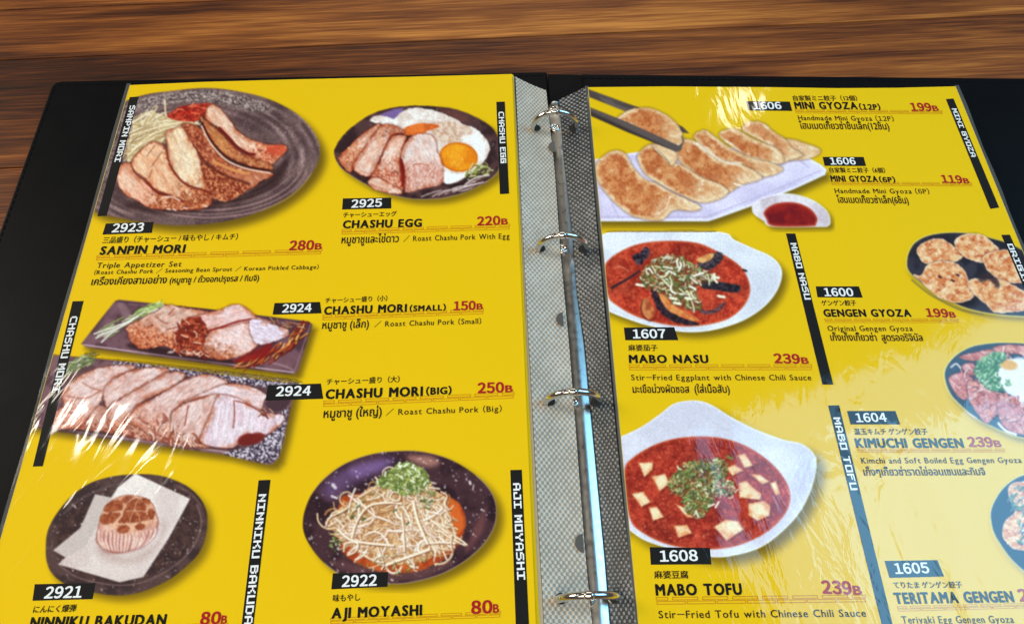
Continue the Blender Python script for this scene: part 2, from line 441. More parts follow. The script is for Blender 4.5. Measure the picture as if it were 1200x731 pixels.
# binding strips
def strip(root, mat, ea, za, eb, zb, sag):
    """ea / eb: pixel polylines of the two long edges, za / zb: their heights."""
    n = 60; m = 8; ys = np.linspace(0, 1, n); rows = []
    def pl(e, z):
        e = np.asarray(e, float); y = e[0, 1] + (e[-1, 1] - e[0, 1]) * ys; x = np.interp(y, e[:, 1], e[:, 0])
        return at(x, y, z)
    A = pl(ea, za); B = pl(eb, zb)
    for k in range(m + 1):
        t = k / m; R = A * (1 - t) + B * t; R[:, 2] -= sag * 4 * t * (1 - t); rows.append(R)
    V = np.concatenate(rows); Fc = []; W = np.linalg.norm(B - A, axis=1).mean()
    for k in range(m):
        for i in range(n - 1):
            Fc.append((k * n + i, k * n + i + 1, (k + 1) * n + i + 1, (k + 1) * n + i))
    o = link('binding_strip', V, Fc, mat, root, smooth_=True)
    if o.data.polygons[0].normal.z < 0: o.data.flip_normals()
    u = o.data.uv_layers.new(name='UVMap')
    for lp in o.data.loops:
        k, i = divmod(lp.vertex_index, n); u.data[lp.index].uv = (W * k / m, float(V[lp.vertex_index][1]))
    return o
sl = strip(page_l, M_strip_l, [(604, 90), (612, 260), (624, 480), (637.5, 731), (642, 810)], (PL[0] - .0005, PL[1]),
           [(640, 106), (650, 200), (657, 300), (666.5, 400), (672, 468), (680.5, 581), (688, 672), (694, 731), (699, 810)], (.0094, 0), .0006)
sr = strip(page_r, M_strip_r, [(686, 102), (699, 260), (712, 400), (727, 560), (746, 731), (753, 810)], (PR[0] - .0004, PR[1]),
           [(655, 117), (661, 190), (671, 273), (676, 343), (685, 400), (694, 491), (705, 604), (710, 654), (716, 731), (722, 810)], (.0082, 0), .0002)

M_hole, _nt, _p = new_mat('hole_dark'); _p.inputs['Base Color'].default_value = (.008, .008, .008, 1); _p.inputs['Roughness'].default_value = .8
M_notch, _nt, _p = new_mat('grey_film'); _p.inputs['Base Color'].default_value = (.10, .092, .083, 1); _p.inputs['Roughness'].default_value = .25
def disc(name, px, py, z, r, mat, root, parent, sx=1.0, half=False):
    c = at(px, py, (z, 0)); n = 20
    a0, a1 = (math.pi / 2, math.pi * 1.5) if half else (0, 2 * math.pi)
    V = [c + AR * r * sx * math.cos(a) + AX * r * math.sin(a) for a in np.linspace(a0, a1, n, endpoint=half)]
    link(name, ccw(V), [tuple(range(n))], mat, root, parent)
for px, py, z in ((629, 150, .0122), (634, 291, .0122), (645, 470, .0122), (657, 701, .0122)):
    disc('punch_hole', px, py, z, .0021, M_hole, page_l, sl)
for px, py, z in ((671.5, 150, .0116), (683.5, 292, .0118), (698.5, 471, .0118), (720.5, 699, .0118)):
    disc('punch_hole', px, py, z, .0024, M_hole, page_r, sr)
for px, py in ((650, 172), (660, 374), (683.5, 636)):
    disc('punch_slot', px, py, .0106, .0036, M_notch, page_l, sl, .9, True)

# ---------------------------------------------------------------- lettering
_glyphs = {}
def run_mesh(body):
    if body in _glyphs: return _glyphs[body]
    c = bpy.data.curves.new('tmp', 'FONT'); c.body = body; c.resolution_u = 3; c.fill_mode = 'FRONT'
    o = bpy.data.objects.new('tmp', c); scene.collection.objects.link(o)
    dg = bpy.context.evaluated_depsgraph_get(); dg.update()
    m = bpy.data.meshes.new_from_object(o.evaluated_get(dg))
    v = np.array([x.co[:2] for x in m.vertices]).reshape(-1, 2); f = [tuple(p.vertices) for p in m.polygons]
    bpy.data.objects.remove(o); bpy.data.curves.remove(c); bpy.data.meshes.remove(m)
    _glyphs[body] = (v, f); return v, f
def wide(ch):
    return chr(ord(ch) + 0xFEE0) if 33 <= ord(ch) <= 126 else ch
_H = run_mesh(wide('H'))[0]; CAP = _H[:, 1].max() - _H[:, 1].min(); BASE = _H[:, 1].min()
_H = run_mesh('H')[0]; CAP_L = _H[:, 1].max() - _H[:, 1].min(); BASE_L = _H[:, 1].min()

BLOCK = {'S': '0F101E01011E', 'A': '0E11111F1111', 'N': '11191513111 1'.replace(' ', ''), 'P': '1E11111E1010', 'I': '1F0404 04041F'.replace(' ', ''), 'M': '111B15151111', 'O': '1F111111111F',
         'R': '1E11111E1311', 'C': '0F101010100F', 'H': '11111F111111', 'U': '11111111111F', 'E': '1F101E10101F', 'G': '1F101713111F', 'Y': '11110A040404', 'J': '07010111111F',
         'T': '1F0404040404', 'F': '1F101E101010', 'B': '1E111E11111E', 'D': '1E111111111E', 'K': '11121C121111', 'Z': '1F020408101F', 'L': '10101010101F'}
def block_run(body):
    V = []; Fc = []; x = 0.0
    for ch in body:
        if ch == ' ': x += 3.6; continue
        rows = [int(BLOCK[ch][2 * i:2 * i + 2], 16) for i in range(6)]
        def rect(xa, xb, ya, yb):
            k = len(V); V.extend([(xa, ya), (xb, ya), (xb, yb), (xa, yb)]); Fc.append((k, k + 1, k + 2, k + 3))
        for r, b in enumerate(rows):
            c = 0
            while c < 5:
                if b >> (4 - c) & 1:
                    e = c
                    while e + 1 < 5 and b >> (4 - e - 1) & 1: e += 1
                    rect(x + c - .12, x + e + 1.12, 5 - r - .0, 6 - r)
                    c = e + 1
                else: c += 1
        x += 6.3
    v = np.array(V, float) / 6.0; v[:, 0] -= v[:, 0].min()
    return v, Fc

def latin_run(body, gap, boldw):
    V = []; Fc = []; x = 0.0
    for ch in body:
        if ch == ' ': x += .36 + gap; continue
        lat_ = ch.isalpha()
        v, f = run_mesh(ch if lat_ else wide(ch))
        v = (v - np.array([v[:, 0].min(), BASE_L if lat_ else BASE])) / (CAP_L if lat_ else CAP); k = sum(len(q) for q in V)
        V.append(v + np.array([x, 0])); Fc += [tuple(i + k for i in q) for q in f]
        x += v[:, 0].max() + gap
    V = np.concatenate(V)
    return V, Fc

def lettering(name, root, s, body, p0, p1, cap, mat, bold=0.0, mode='latin', parent=None, off=.00014, gap=.14, fixh=None):
    """Text printed on the page: baseline from p0 to p1 (photo measurements), capital height cap in the same units."""
    if mode == 'latin': v, f = latin_run(body, gap + bold * .8, bold)
    elif mode == 'block': v, f = block_run(body)
    else:
        v, f = run_mesh(body); v = v - np.array([v[:, 0].min(), 0]); v = v / (fixh or .56)
    P0, P1 = at(*p0, s, off), at(*p1, s, off)
    d = P1 - P0; L = np.linalg.norm(d); d = d / L
    nrm = np.array([-s[1], 0, 1.0]); nrm /= np.linalg.norm(nrm); up = np.cross(nrm, d)
    mid = ((p0[0] + p1[0]) / 2, (p0[1] + p1[1]) / 2)
    vert = abs(p1[1] - p0[1]) > abs(p1[0] - p0[0])
    q = at(mid[0] + (cap if vert else 0), mid[1] - (0 if vert else cap), s, off) - at(*mid, s, off)
    H = abs(np.dot(q, up)); W = v[:, 0].max()
    sh = [(0, 0)]
    if bold:
        b = bold
        sh = [(0, 0), (b, 0), (-b, 0), (0, b * .6), (0, -b * .6), (b * .75, b * .5), (-b * .75, b * .5), (b * .75, -b * .5), (-b * .75, -b * .5)]
    VV = []; FF = []
    for k, (ox, oy) in enumerate(sh):
        base = len(VV) * len(v)
        VV.append(P0 + np.outer((v[:, 0] + ox) / W * L, d) + np.outer((v[:, 1] + oy) * H, up) + nrm * k * 6e-6)
        FF += [tuple(i + base for i in q_) for q_ in f]
    o = link(name, np.concatenate(VV), FF, mat, root, parent)
    o.data.update()
    fl = [p.index for p in o.data.polygons if p.normal.z < 0]
    if fl:
        import bmesh
        bm = bmesh.new(); bm.from_mesh(o.data); bm.faces.ensure_lookup_table()
        bmesh.ops.reverse_faces(bm, faces=[bm.faces[i] for i in fl]); bm.to_mesh(o.data); bm.free()
    return o

def quad(name, root, s, px, mat, off=.0001, parent=None):
    P = ccw(px_poly(px, s, off)); return link(name, P, [tuple(range(len(P)))], mat, root, parent)

def bricks(root, s, p0, p1, h, n=7):
    """Outlined brick border under an item name."""
    P0, P1 = at(*p0, s, .00012), at(*p1, s, .00012); d = P1 - P0; L = np.linalg.norm(d); d /= L
    up = np.cross([-s[1], 0, 1.0], d); m = ((p0[0] + p1[0]) / 2, (p0[1] + p1[1]) / 2)
    H = abs(np.dot(at(m[0], m[1] - h, s, .00012) - at(*m, s, .00012), up)); V = []; Fc = []; w = H * .085
    def r(a, b, c, e):
        k = len(V)
        for x, y in ((a, c), (b, c), (b, e), (a, e)): V.append(P0 + d * x + up * y)
        Fc.append((k, k + 1, k + 2, k + 3))
    def box(a, b, c, e):
        r(a, b, c, c + w); r(a, b, e - w, e); r(a, a + w, c + w, e - w); r(b - w, b, c + w, e - w)
    pt = L / n
    for i in range(n):
        box(i * pt + pt * .01, (i + 1) * pt - pt * .03, 0, H * .46)
    box(0, pt * .4, H * .56, H)
    for i in range(n - 1):
        box((i + .54) * pt, (i + 1.40) * pt, H * .56, H)
    box((n - .46) * pt, L, H * .56, H)
    link('brick_border', V, Fc, M_brick, root)

def price(root, s, num, p0, p1, cap):
    (x0, y0), (x1, y1) = p0, p1; t = .74
    a = (x0 + (x1 - x0) * t, y0 + (y1 - y0) * t); b = (x0 + (x1 - x0) * (t + .06), y0 + (y1 - y0) * (t + .06))
    o = lettering('price', root, s, num, p0, a, cap, M_red, .07)
    lettering('currency_letter', root, s, 'B', b, p1, cap * .68, M_red, .05, parent=o)

def code(root, s, num, box, p0, p1, cap):
    o = quad('code_label', root, s, box, M_black)
    lettering('number', root, s, num, p0, p1, cap, M_white, .05, parent=o, off=.00018)

def item(root, s, num=None, box=None, n0=None, n1=None, nh=9, jp=None, j0=None, j1=None, jh=5, names=(), pr=None, br=None, desc=(), thai=()):
    if num: code(root, s, num, box, n0, n1, nh)
    if jp: lettering('japanese_name', root, s, jp, j0, j1, jh, M_ink, .02, 'run', fixh=.80)
    for t, a, b, h in names: lettering('item_name', root, s, t, a, b, h, M_ink, .078, gap=.21)
    if pr: price(root, s, *pr)
    if br: bricks(root, s, *br)
    for t, a, b, h in desc: lettering('description', root, s, t, a, b, h, M_ink, .014, gap=.2)
    for t, a, b, h in thai: lettering('thai_name', root, s, t, a, b, h, M_ink, .035, 'run')

def banner(root, s, box, txt, p0, p1, cap):
    o = quad('side_banner', root, s, box, M_black)
    lettering('lettering', root, s, txt, p0, p1, cap, M_white, .014, 'block', parent=o, off=.00018)

# left page
item(page_l, PL, '2923', [(124, 262), (180, 260), (178, 273), (120, 275)], (131, 272.2), (167, 271), 9.6,
     '三品盛り（チャーシュー / 味もやし / キムチ）', (120, 284.5), (278, 280.3), 6.5, [('SANPIN MORI', (117, 298.2), (215.5, 295.8), 9)],
     ('280', (339, 293), (376.5, 292.2), 10.5), ((112, 305), (377, 297.6), 6),
     [('Triple Appetizer Set', (113, 314), (212, 312.3), 6), ('(Roast Chashu Pork / Seasoning Bean Sprout / Korean Pickled Cabbage)', (110, 321.6), (373, 315), 4.6)],
     [('เครื่องเคียงสามอย่าง', (106.5, 334), (194.5, 331.8), 6.6), ('(หมูชาชู / ถั่วงอกปรุงรส / กิมจิ)', (198.5, 331.7), (303, 329), 5.4)])
item(page_l, PL, '2925', [(401.8, 232.6), (458.5, 231.6), (458.5, 244.3), (400.8, 245.6)], (412, 243.4), (447, 242), 9,
     'チャーシューエッグ', (402, 254.6), (464.5, 253), 5.5, [('CHASHU EGG', (402, 267.4), (493.6, 265.4), 8.6)],
     ('220', (559.7, 264.3), (595, 262.8), 10), ((400, 274.7), (597.8, 268.7), 6),
     [('/ Roast Chashu Pork With Egg', (472.6, 282.8), (597, 279.5), 6)], [('หมูชาชูและไข่ดาว', (400, 285.3), (467, 283.6), 7)])
item(page_l, PL, '2924', [(321.7, 355), (375, 353.7), (376.8, 367), (319.4, 368.7)], (330.7, 366), (364.4, 365), 9.2,
     'チャーシュー盛り（小）', (381, 354.7), (453.6, 352), 5.6, [('CHASHU MORI', (380, 368.4), (476, 365.2), 8.8), ('(SMALL)', (480.3, 364.7), (522, 363.4), 6.4)],
     ('150', (532, 363.4), (565.6, 362.4), 10), ((377.5, 375), (567, 367.7), 6.2),
     [('/ Roast Chashu Pork (Small)', (438.6, 382.8), (563.8, 379), 6)], [('หมูชาชู (เล็ก)', (377.5, 385.2), (431.9, 383.6), 7)])
item(page_l, PL, '2924', [(314, 451.2), (376, 449.2), (378.8, 467), (311, 469.3)], (323.4, 463.8), (363.4, 462.9), 10.8,
     'チャーシュー盛り（大）', (382.5, 450.2), (468, 447), 6.4, [('CHASHU MORI', (381.8, 467), (494.7, 463.4), 10.4), ('(BIG)', (499.7, 462.2), (528.7, 461), 7.8)],
     ('250', (560.4, 460.2), (600.6, 459), 11.5), ((378.5, 476.3), (603, 466.2), 7),
     [('/ Roast Chashu Pork (Big)', (452, 486.2), (587.8, 481.8), 6.6)], [('หมูชาชู (ใหญ่)', (379, 489.4), (447, 486.8), 8)])
item(page_l, PL, '2921', [(40.7, 684), (112, 682.5), (108.5, 701.5), (38, 703.4)], (51.7, 700.4), (94.5, 699.4), 13,
     'にんにく爆弾', (38.4, 717.2), (88.5, 715.4), 7.5, [('NINNIKU BAKUDAN', (34.5, 735.2), (193, 731.5), 12)], ('80', (234.7, 731), (265, 730.2), 14),
     ((30, 744), (266, 736), 7), [])
item(page_l, PL, '2922', [(390, 671.3), (455, 669.8), (454, 687), (388.2, 690)], (400.8, 687), (440.8, 685.4), 12.6,
     '味もやし', (390, 704), (421.8, 702.6), 7.5, [('AJI MOYASHI', (389, 724), (493.8, 720), 11.6)], ('80', (553, 718.4), (584.6, 717.2), 14.5),
     ((386.7, 730.5), (587, 722.6), 7), [('/ Seasoned Bean Sprouts', (455, 741), (586, 737), 7)])
banner(page_l, PL, [(152, 114), (162.6, 113.4), (125, 253), (114, 253.5)], 'SANPIN MORI', (152.6, 124), (134, 190), 6.6)
banner(page_l, PL, [(581.6, 119.6), (591.6, 119.2), (596.7, 227), (585.8, 227.6)], 'CHASHU EGG', (584.2, 131.5), (586.8, 191.5), 6.4)
banner(page_l, PL, [(85, 353), (98, 352.5), (50, 546), (38.4, 546.4)], 'CHASHU MORI', (83.2, 371), (60.8, 460), 8.2)
banner(page_l, PL, [(303, 562.4), (317, 561.8), (290, 792), (276, 792)], 'NINNIKU BAKUDAN', (303.4, 579), (284.6, 744), 9)
banner(page_l, PL, [(598, 550.4), (611.5, 550), (622.8, 792), (606.5, 792)], 'AJI MOYASHI', (601.2, 566), (606.2, 679), 9)
# right page
item(page_r, PR, '1606', [(874, 118.8), (925.5, 119.3), (928.5, 130.2), (877.4, 129.6)], (884, 128.2), (916, 127.8), 8,
     '自家製ミニ餃子（12個）', (930, 117.8), (1005, 117.8), 5.4, [('MINI GYOZA', (932.5, 127.6), (1005, 128), 7.8), ('(12P)', (1008, 128.3), (1032, 128.8), 6)],
     ('199', (1069, 130), (1100.4, 130.2), 9), ((932.5, 132.8), (1105.4, 133.8), 4.2),
     [('Handmade Mini Gyoza (12P)', (936, 141), (1047.8, 142), 5.4)], [('โฮมเมดเกี๊ยวซ่าชิ้นเล็ก(12ชิ้น)', (938, 151), (1042.7, 152), 6.2)])
item(page_r, PR, '1606', [(964, 184), (1012, 184), (1015, 194.7), (966.4, 194.5)], (974, 192.8), (1003, 192.8), 7.8,
     '自家製ミニ餃子（6個）', (972.6, 202), (1037.7, 202.2), 5.4, [('MINI GYOZA', (974.6, 212.7), (1029, 213.2), 6.6), ('(6P)', (1031.5, 213.5), (1049.5, 213.7), 5.8)],
     ('119', (1105, 214), (1136.4, 215), 8.6), ((974.6, 217), (1140, 218.4), 4.2),
     [('Handmade Mini Gyoza (6P)', (979, 226.5), (1089.6, 227), 5.4)], [('โฮมเมดเกี๊ยวซ่าเล็ก(6ชิ้น)', (982, 237.6), (1065.3, 238.6), 6.2)])
item(page_r, PR, '1607', [(731, 383.7), (790, 383.2), (795, 398.5), (732.8, 398.5)], (742.4, 396.2), (780, 395.8), 10,
     '麻婆茄子', (736.6, 410.4), (770.6, 410.4), 6.4, [('MABO NASU', (738, 425), (830, 425), 9)], ('239', (908.3, 425), (947.9, 426), 10.6), ((737.3, 433.5), (952.6, 433.2), 6.6),
     [('Stir-Fried Eggplant with Chinese Chili Sauce', (740, 445.3), (951, 445.3), 6.4)], [('มะเขือม่วงผัดซอส', (741.8, 460), (808, 460), 7), ('(ใส่เนื้อสับ)', (814.5, 460), (855.4, 460), 7)])
item(page_r, PR, '1600', [(956, 335.5), (1006.5, 335.5), (1011, 348.6), (958, 348.3)], (967, 346.8), (1000.4, 346.8), 9,
     'ゲンゲン餃子', (963.3, 357.6), (1003.8, 357.6), 5.8, [('GENGEN GYOZA', (966.5, 370.8), (1068, 370.8), 8.2)], ('199', (1086.8, 370.8), (1120.4, 372), 9.4), ((967, 378), (1124.6, 378), 5),
     [('Original Gengen Gyoza', (970.5, 387.7), (1070, 387.7), 6)], [('เก็งเก็งเกี๊ยวซ่า', (974, 399), (1028, 399.2), 6.6), ('สูตรออริจินัล', (1034, 399.2), (1082, 399.4), 6.6)])
item(page_r, PR, '1604', [(992.6, 481.3), (1049.3, 481.3), (1055, 497), (996.8, 497)], (1004.3, 494.2), (1039.6, 493.6), 10,
     '温玉キムチ ゲンゲン餃子', (1001.6, 508.5), (1087.5, 508.5), 6.6, [('KIMUCHI GENGEN', (1004.3, 524), (1129.6, 524), 10.4)], ('239', (1136.6, 522.9), (1174, 523.3), 11), ((1005.4, 529.8), (1178.6, 529.8), 4.6),
     [('Kimchi and Soft Boiled Egg Gengen Gyoza', (1010, 542.7), (1197.8, 542), 6.6)], [('เก็งๆเกี๊ยวซ่าราดไข่ออนเซนและกิมจิ', (1013, 556.8), (1155.3, 556.3), 7)])
item(page_r, PR, '1608', [(761.3, 640.6), (832, 641.4), (833.6, 660.8), (762.7, 661.2)], (774.3, 657.4), (817.8, 656.4), 12.4,
     '麻婆豆腐', (767, 676.6), (806.9, 676.6), 8, [('MABO TOFU', (769.4, 697), (869.5, 696), 12.6)], ('239', (965, 694.6), (1010, 696.2), 14.6), ((769.4, 707.8), (1016, 704.8), 8.6),
     [('Stir-Fried Tofu with Chinese Chili Sauce', (772.3, 723.8), (1015.3, 722), 8.6)], [])
item(page_r, PR, '1605', [(1036.6, 656.8), (1098.6, 655.8), (1106.4, 675), (1042.4, 676.6)], (1050.2, 671.8), (1089.4, 670.7), 12,
     'てりたま ゲンゲン餃子', (1048, 688.4), (1127.9, 687.8), 7, [('TERITAMA GENGEN', (1050.2, 706.8), (1188.8, 704.7), 12.4)], ('239', (1196.5, 704), (1241, 704), 14), ((1052.8, 715.8), (1246, 711), 6),
     [('Teriyaki Egg Gengen Gyoza', (1058, 730), (1188.8, 729.2), 8.4)], [])
banner(page_r, PR, [(1108.4, 116.3), (1117.4, 115.6), (1171, 243.3), (1160.5, 244.8)], 'MINI GYOZA', (1115.2, 127.5), (1138.4, 184), 5.6)
banner(page_r, PR, [(921, 273.6), (932, 273.6), (976.6, 450.4), (963.8, 450.4)], 'MABO NASU', (926.2, 285), (943.2, 351), 7)
banner(page_r, PR, [(1173.4, 275.3), (1183.5, 275), (1243, 410), (1231, 410)], 'ORIGINAL', (1180, 286), (1209, 352), 6.6)
banner(page_r, PR, [(970.5, 475), (983.3, 474.5), (1063, 800), (1050, 800)], 'MABO TOFU', (976.4, 489), (997, 574), 8)
# ---------------------------------------------------------------- print artwork
# The dish pictures of the menu are printed images.  They are drawn here with
# signed distance shapes and noise on fine grids of coloured vertices.
YEL = (237, 192, 0)
STEP = 0.8
import numpy as np

def lat(ix, iy, seed):
    h = (ix.astype(np.int64) * 374761393 + iy.astype(np.int64) * 668265263 + seed * 974634533) & 0xffffffff
    h = ((h ^ (h >> 13)) * 1274126177) & 0xffffffff
    return ((h ^ (h >> 16)) & 0xffff) / 65535.0

def vnoise(x, y, seed=0):
    x0 = np.floor(x); y0 = np.floor(y)
    fx = x - x0; fy = y - y0
    fx = fx * fx * (3 - 2 * fx); fy = fy * fy * (3 - 2 * fy)
    a = lat(x0, y0, seed); b = lat(x0 + 1, y0, seed)
    c = lat(x0, y0 + 1, seed); d = lat(x0 + 1, y0 + 1, seed)
    return (a + (b - a) * fx) * (1 - fy) + (c + (d - c) * fx) * fy

def fbm(x, y, seed=0, octs=3):
    v = 0; amp = 0.5; tot = 0
    for k in range(octs):
        v = v + amp * vnoise(x, y, seed + 17 * k)
        tot += amp; amp *= 0.55; x = x * 2.03 + 5.1; y = y * 2.03 + 3.7
    return v / tot

def sstep(a, b, v):
    t = np.clip((v - a) / (b - a), 0, 1)
    return t * t * (3 - 2 * t)

def smooth(pts, n=5, closed=True):
    p = np.asarray(pts, float); out = []
    N = len(p)
    for i in range(N if closed else N - 1):
        if closed:
            a, b, c, d = p[i - 1], p[i], p[(i + 1) % N], p[(i + 2) % N]
        else:
            a, b, c, d = p[max(i - 1, 0)], p[i], p[i + 1], p[min(i + 2, N - 1)]
        for t in np.linspace(0, 1, n, endpoint=False):
            out.append(0.5 * (2 * b + (c - a) * t + (2 * a - 5 * b + 4 * c - d) * t * t + (3 * b - a - 3 * c + d) * t ** 3))
    if not closed:
        out.append(p[-1])
    return np.array(out)

def col(c):
    return np.asarray(c, float) / 255.0

def mix(a, b, t):
    a = np.asarray(a, float); b = np.asarray(b, float); t = np.asarray(t)
    return a + (b - a) * t[..., None]

class Art:
    """One printed picture: colour and part name for every grid point."""
    def __init__(s, box, seed=1):
        x0, y0, x1, y1 = box
        s.box = box
        s.X, s.Y = np.meshgrid(np.arange(x0, x1 + STEP, STEP), np.arange(y0, y1 + STEP, STEP))
        s.C = np.zeros(s.X.shape + (3,)) + col(YEL)
        s.L = np.zeros(s.X.shape, int)
        s.parts = [None, 'dish_photo']   # 0 = plain page, 1.. = part names
        s.cur = 1
        s.rng = np.random.default_rng(seed)
        s.T = (1.0, 0.0, 0.0)
        s.seed = seed
    def view(s, ox, oy, sc):             # following points are given in an enlarged crop
        s.T = (sc, ox, oy)
    def tp(s, pts):
        p = np.asarray(pts, float); sc, ox, oy = s.T
        return p / sc + np.array([ox, oy])
    def part(s, name):
        s.parts.append(name); s.cur = len(s.parts) - 1
    def win(s, p, m):
        i0 = max(int((p[:, 0].min() - m - s.box[0]) / STEP), 0); i1 = min(int((p[:, 0].max() + m - s.box[0]) / STEP) + 2, s.X.shape[1])
        j0 = max(int((p[:, 1].min() - m - s.box[1]) / STEP), 0); j1 = min(int((p[:, 1].max() + m - s.box[1]) / STEP) + 2, s.X.shape[0])
        if i1 <= i0 or j1 <= j0:
            return None
        return slice(j0, j1), slice(i0, i1)
    def sdf(s, p, w):
        X = s.X[w]; Y = s.Y[w]
        d = np.full(X.shape, 1e9); ins = np.zeros(X.shape, bool)
        q = np.roll(p, -1, 0)
        for (ax, ay), (bx, by) in zip(p, q):
            ex, ey = bx - ax, by - ay; L = ex * ex + ey * ey + 1e-9
            t = np.clip(((X - ax) * ex + (Y - ay) * ey) / L, 0, 1)
            d = np.minimum(d, (X - ax - t * ex) ** 2 + (Y - ay - t * ey) ** 2)
            c = (ay > Y) != (by > Y)
            ins ^= c & (X < ex * (Y - ay) / (ey if abs(ey) > 1e-9 else 1e-9) + ax)
        d = np.sqrt(d)
        return np.where(ins, -d, d)
    def put(s, w, a, c, lab=True, lim=0.5):
        s.C[w] = s.C[w] * (1 - a[..., None]) + np.asarray(c) * a[..., None]
        if lab and s.cur:
            s.L[w] = np.where(a > lim, s.cur, s.L[w])
    def poly(s, pts, c, sm=True, soft=0.7, alpha=1.0, raw=False, rough=0.0, lab=True, fn=None, rs=0.25):
        p = np.asarray(pts, float) if raw else s.tp(pts)
        if sm:
            p = smooth(p)
        w = s.win(p, soft * 2 + 3 + rough)
        if w is None:
            return
        d = s.sdf(p, w)
        X, Y = s.X[w], s.Y[w]
        if rough:
            d = d + rough * 2 * (fbm(X * rs, Y * rs, s.seed + 91, 3) - .5)
        a = (1 - sstep(-soft, soft, d)) * alpha
        cc = col(c) if fn is None else fn(X, Y, d)
        s.put(w, a, cc, lab)
    def shadow(s, pts, off=(6, 8), blur=9, alpha=.75, c=(95, 72, 0), raw=False, sm=True):
        p = np.asarray(pts, float) if raw else s.tp(pts)
        if sm:
            p = smooth(p)
        p = p + np.array(off)
        w = s.win(p, blur * 2)
        if w is None:
            return
        d = s.sdf(p, w)
        a = (1 - sstep(-blur, blur, d)) * alpha
        s.put(w, a, col(c), True, 0.012)
    def line(s, pts, wid, c, sm=True, soft=.6, alpha=1.0, raw=False, wid2=None, lab=False):
        p = np.asarray(pts, float) if raw else s.tp(pts)
        if sm and len(p) > 2:
            p = smooth(p, 5, False)
        w = s.win(p, wid + soft * 2 + 1)
        if w is None:
            return
        X, Y = s.X[w], s.Y[w]; best = np.full(X.shape, 1e9); n = len(p) - 1
        for k in range(n):
            (ax, ay), (bx, by) = p[k], p[k + 1]
            ex, ey = bx - ax, by - ay; L = ex * ex + ey * ey + 1e-9
            t = np.clip(((X - ax) * ex + (Y - ay) * ey) / L, 0, 1)
            ww = wid if wid2 is None else wid + (wid2 - wid) * (k + t) / n
            best = np.minimum(best, np.hypot(X - ax - t * ex, Y - ay - t * ey) - ww / 2)
        s.put(w, (1 - sstep(-soft, soft, best)) * alpha, col(c), lab)
    def dots(s, n, region, rmin, rmax, cols, alpha=.9, soft=.45, lab=False):
        """n random specks inside a polygon (given in view coordinates)"""
        p = smooth(s.tp(region)); w = s.win(p, 2)
        d = s.sdf(p, w); jj, ii = np.nonzero(d < -.6)
        if len(jj) == 0:
            return
        for k in s.rng.integers(0, len(jj), n):
            x = s.X[w][jj[k], ii[k]] + s.rng.uniform(-.4, .4); y = s.Y[w][jj[k], ii[k]] + s.rng.uniform(-.4, .4)
            r = rmin + (rmax - rmin) * s.rng.random() ** 2.5
            a = s.rng.uniform(0, 6.28); e = s.rng.uniform(0, .9) * r
            s.line([(x - e * np.cos(a), y - e * np.sin(a)), (x + e * np.cos(a), y + e * np.sin(a))], 2 * r, cols[s.rng.integers(len(cols))],
                   sm=False, soft=soft, alpha=alpha * s.rng.uniform(.5, 1), raw=True, lab=lab)
    def strands(s, n, region, ang, spread, lmin, lmax, wmin, wmax, cols, curl=.5, dark=None, lab=False):
        p = smooth(s.tp(region)); w = s.win(p, 2)
        d = s.sdf(p, w); jj, ii = np.nonzero(d < -.5)
        if len(jj) == 0:
            return
        for k in s.rng.integers(0, len(jj), n):
            x = s.X[w][jj[k], ii[k]]; y = s.Y[w][jj[k], ii[k]]
            a = ang + s.rng.normal() * spread; L = s.rng.uniform(lmin, lmax); pts = []
            cu = s.rng.normal() * curl
            px, py = x - np.cos(a) * L / 2, y - np.sin(a) * L / 2
            for q in range(5):
                pts.append((px, py)); a2 = a + cu * (q - 2) / 2
                px += np.cos(a2) * L / 4; py += np.sin(a2) * L / 4
            wd = s.rng.uniform(wmin, wmax); c = cols[s.rng.integers(len(cols))]
            if dark is not None:
                s.line(np.array(pts) + np.array([.5, .9]), wd + .7, dark, raw=True, alpha=.55, lab=lab)
            s.line(pts, wd, c, raw=True, alpha=.95, lab=lab)
            if wd > 1.5:
                s.line(np.array(pts) - np.array([.15, .3]), wd * .4, np.minimum(np.array(c) + 28, 255), raw=True, alpha=.6)
    def meat(s, name, pts, pale=(232, 200, 178), lean=(214, 160, 132), edge=(140, 52, 28), ew=2.2, ang=1.0, fib=.6,
             crust=None, cdir=(0, 1), c0=.55, ccol=((146, 66, 42), (214, 140, 96)), sh=.5, rough=1.0, hi=.35, seed=0):
        """A slice of roast pork: fibres, a browned rim, a rough crust at one end."""
        p = smooth(s.tp(pts)); w = s.win(p, 6)
        if w is None:
            return
        d = s.sdf(p, w); X, Y = s.X[w], s.Y[w]; sd = s.seed * 7 + seed
        d = d + rough * 2.0 * (fbm(X * .35, Y * .35, sd + 3, 3) - .5)
        if sh:                                             # dark contact line in the picture
            s.put(w, (1 - sstep(-1, 2.6, d)) * sh, col((70, 18, 10)), False)
        u = X * np.cos(ang) + Y * np.sin(ang); v = -X * np.sin(ang) + Y * np.cos(ang)
        f = fbm(u * .07, v * .38, sd + 11, 3); g = fbm(X * .09, Y * .09, sd + 23, 3)
        c = mix(col(pale), col(lean), sstep(.3, .75, f * fib + g * (1 - fib)))
        fine = fbm(u * .25, v * .9, sd + 31, 2)
        c = c * (1 + .30 * (fine - .5))[..., None]
        c = mix(c, col((250, 232, 220)), hi * sstep(.62, .85, fbm(u * .12, v * .5, sd + 41, 2)))
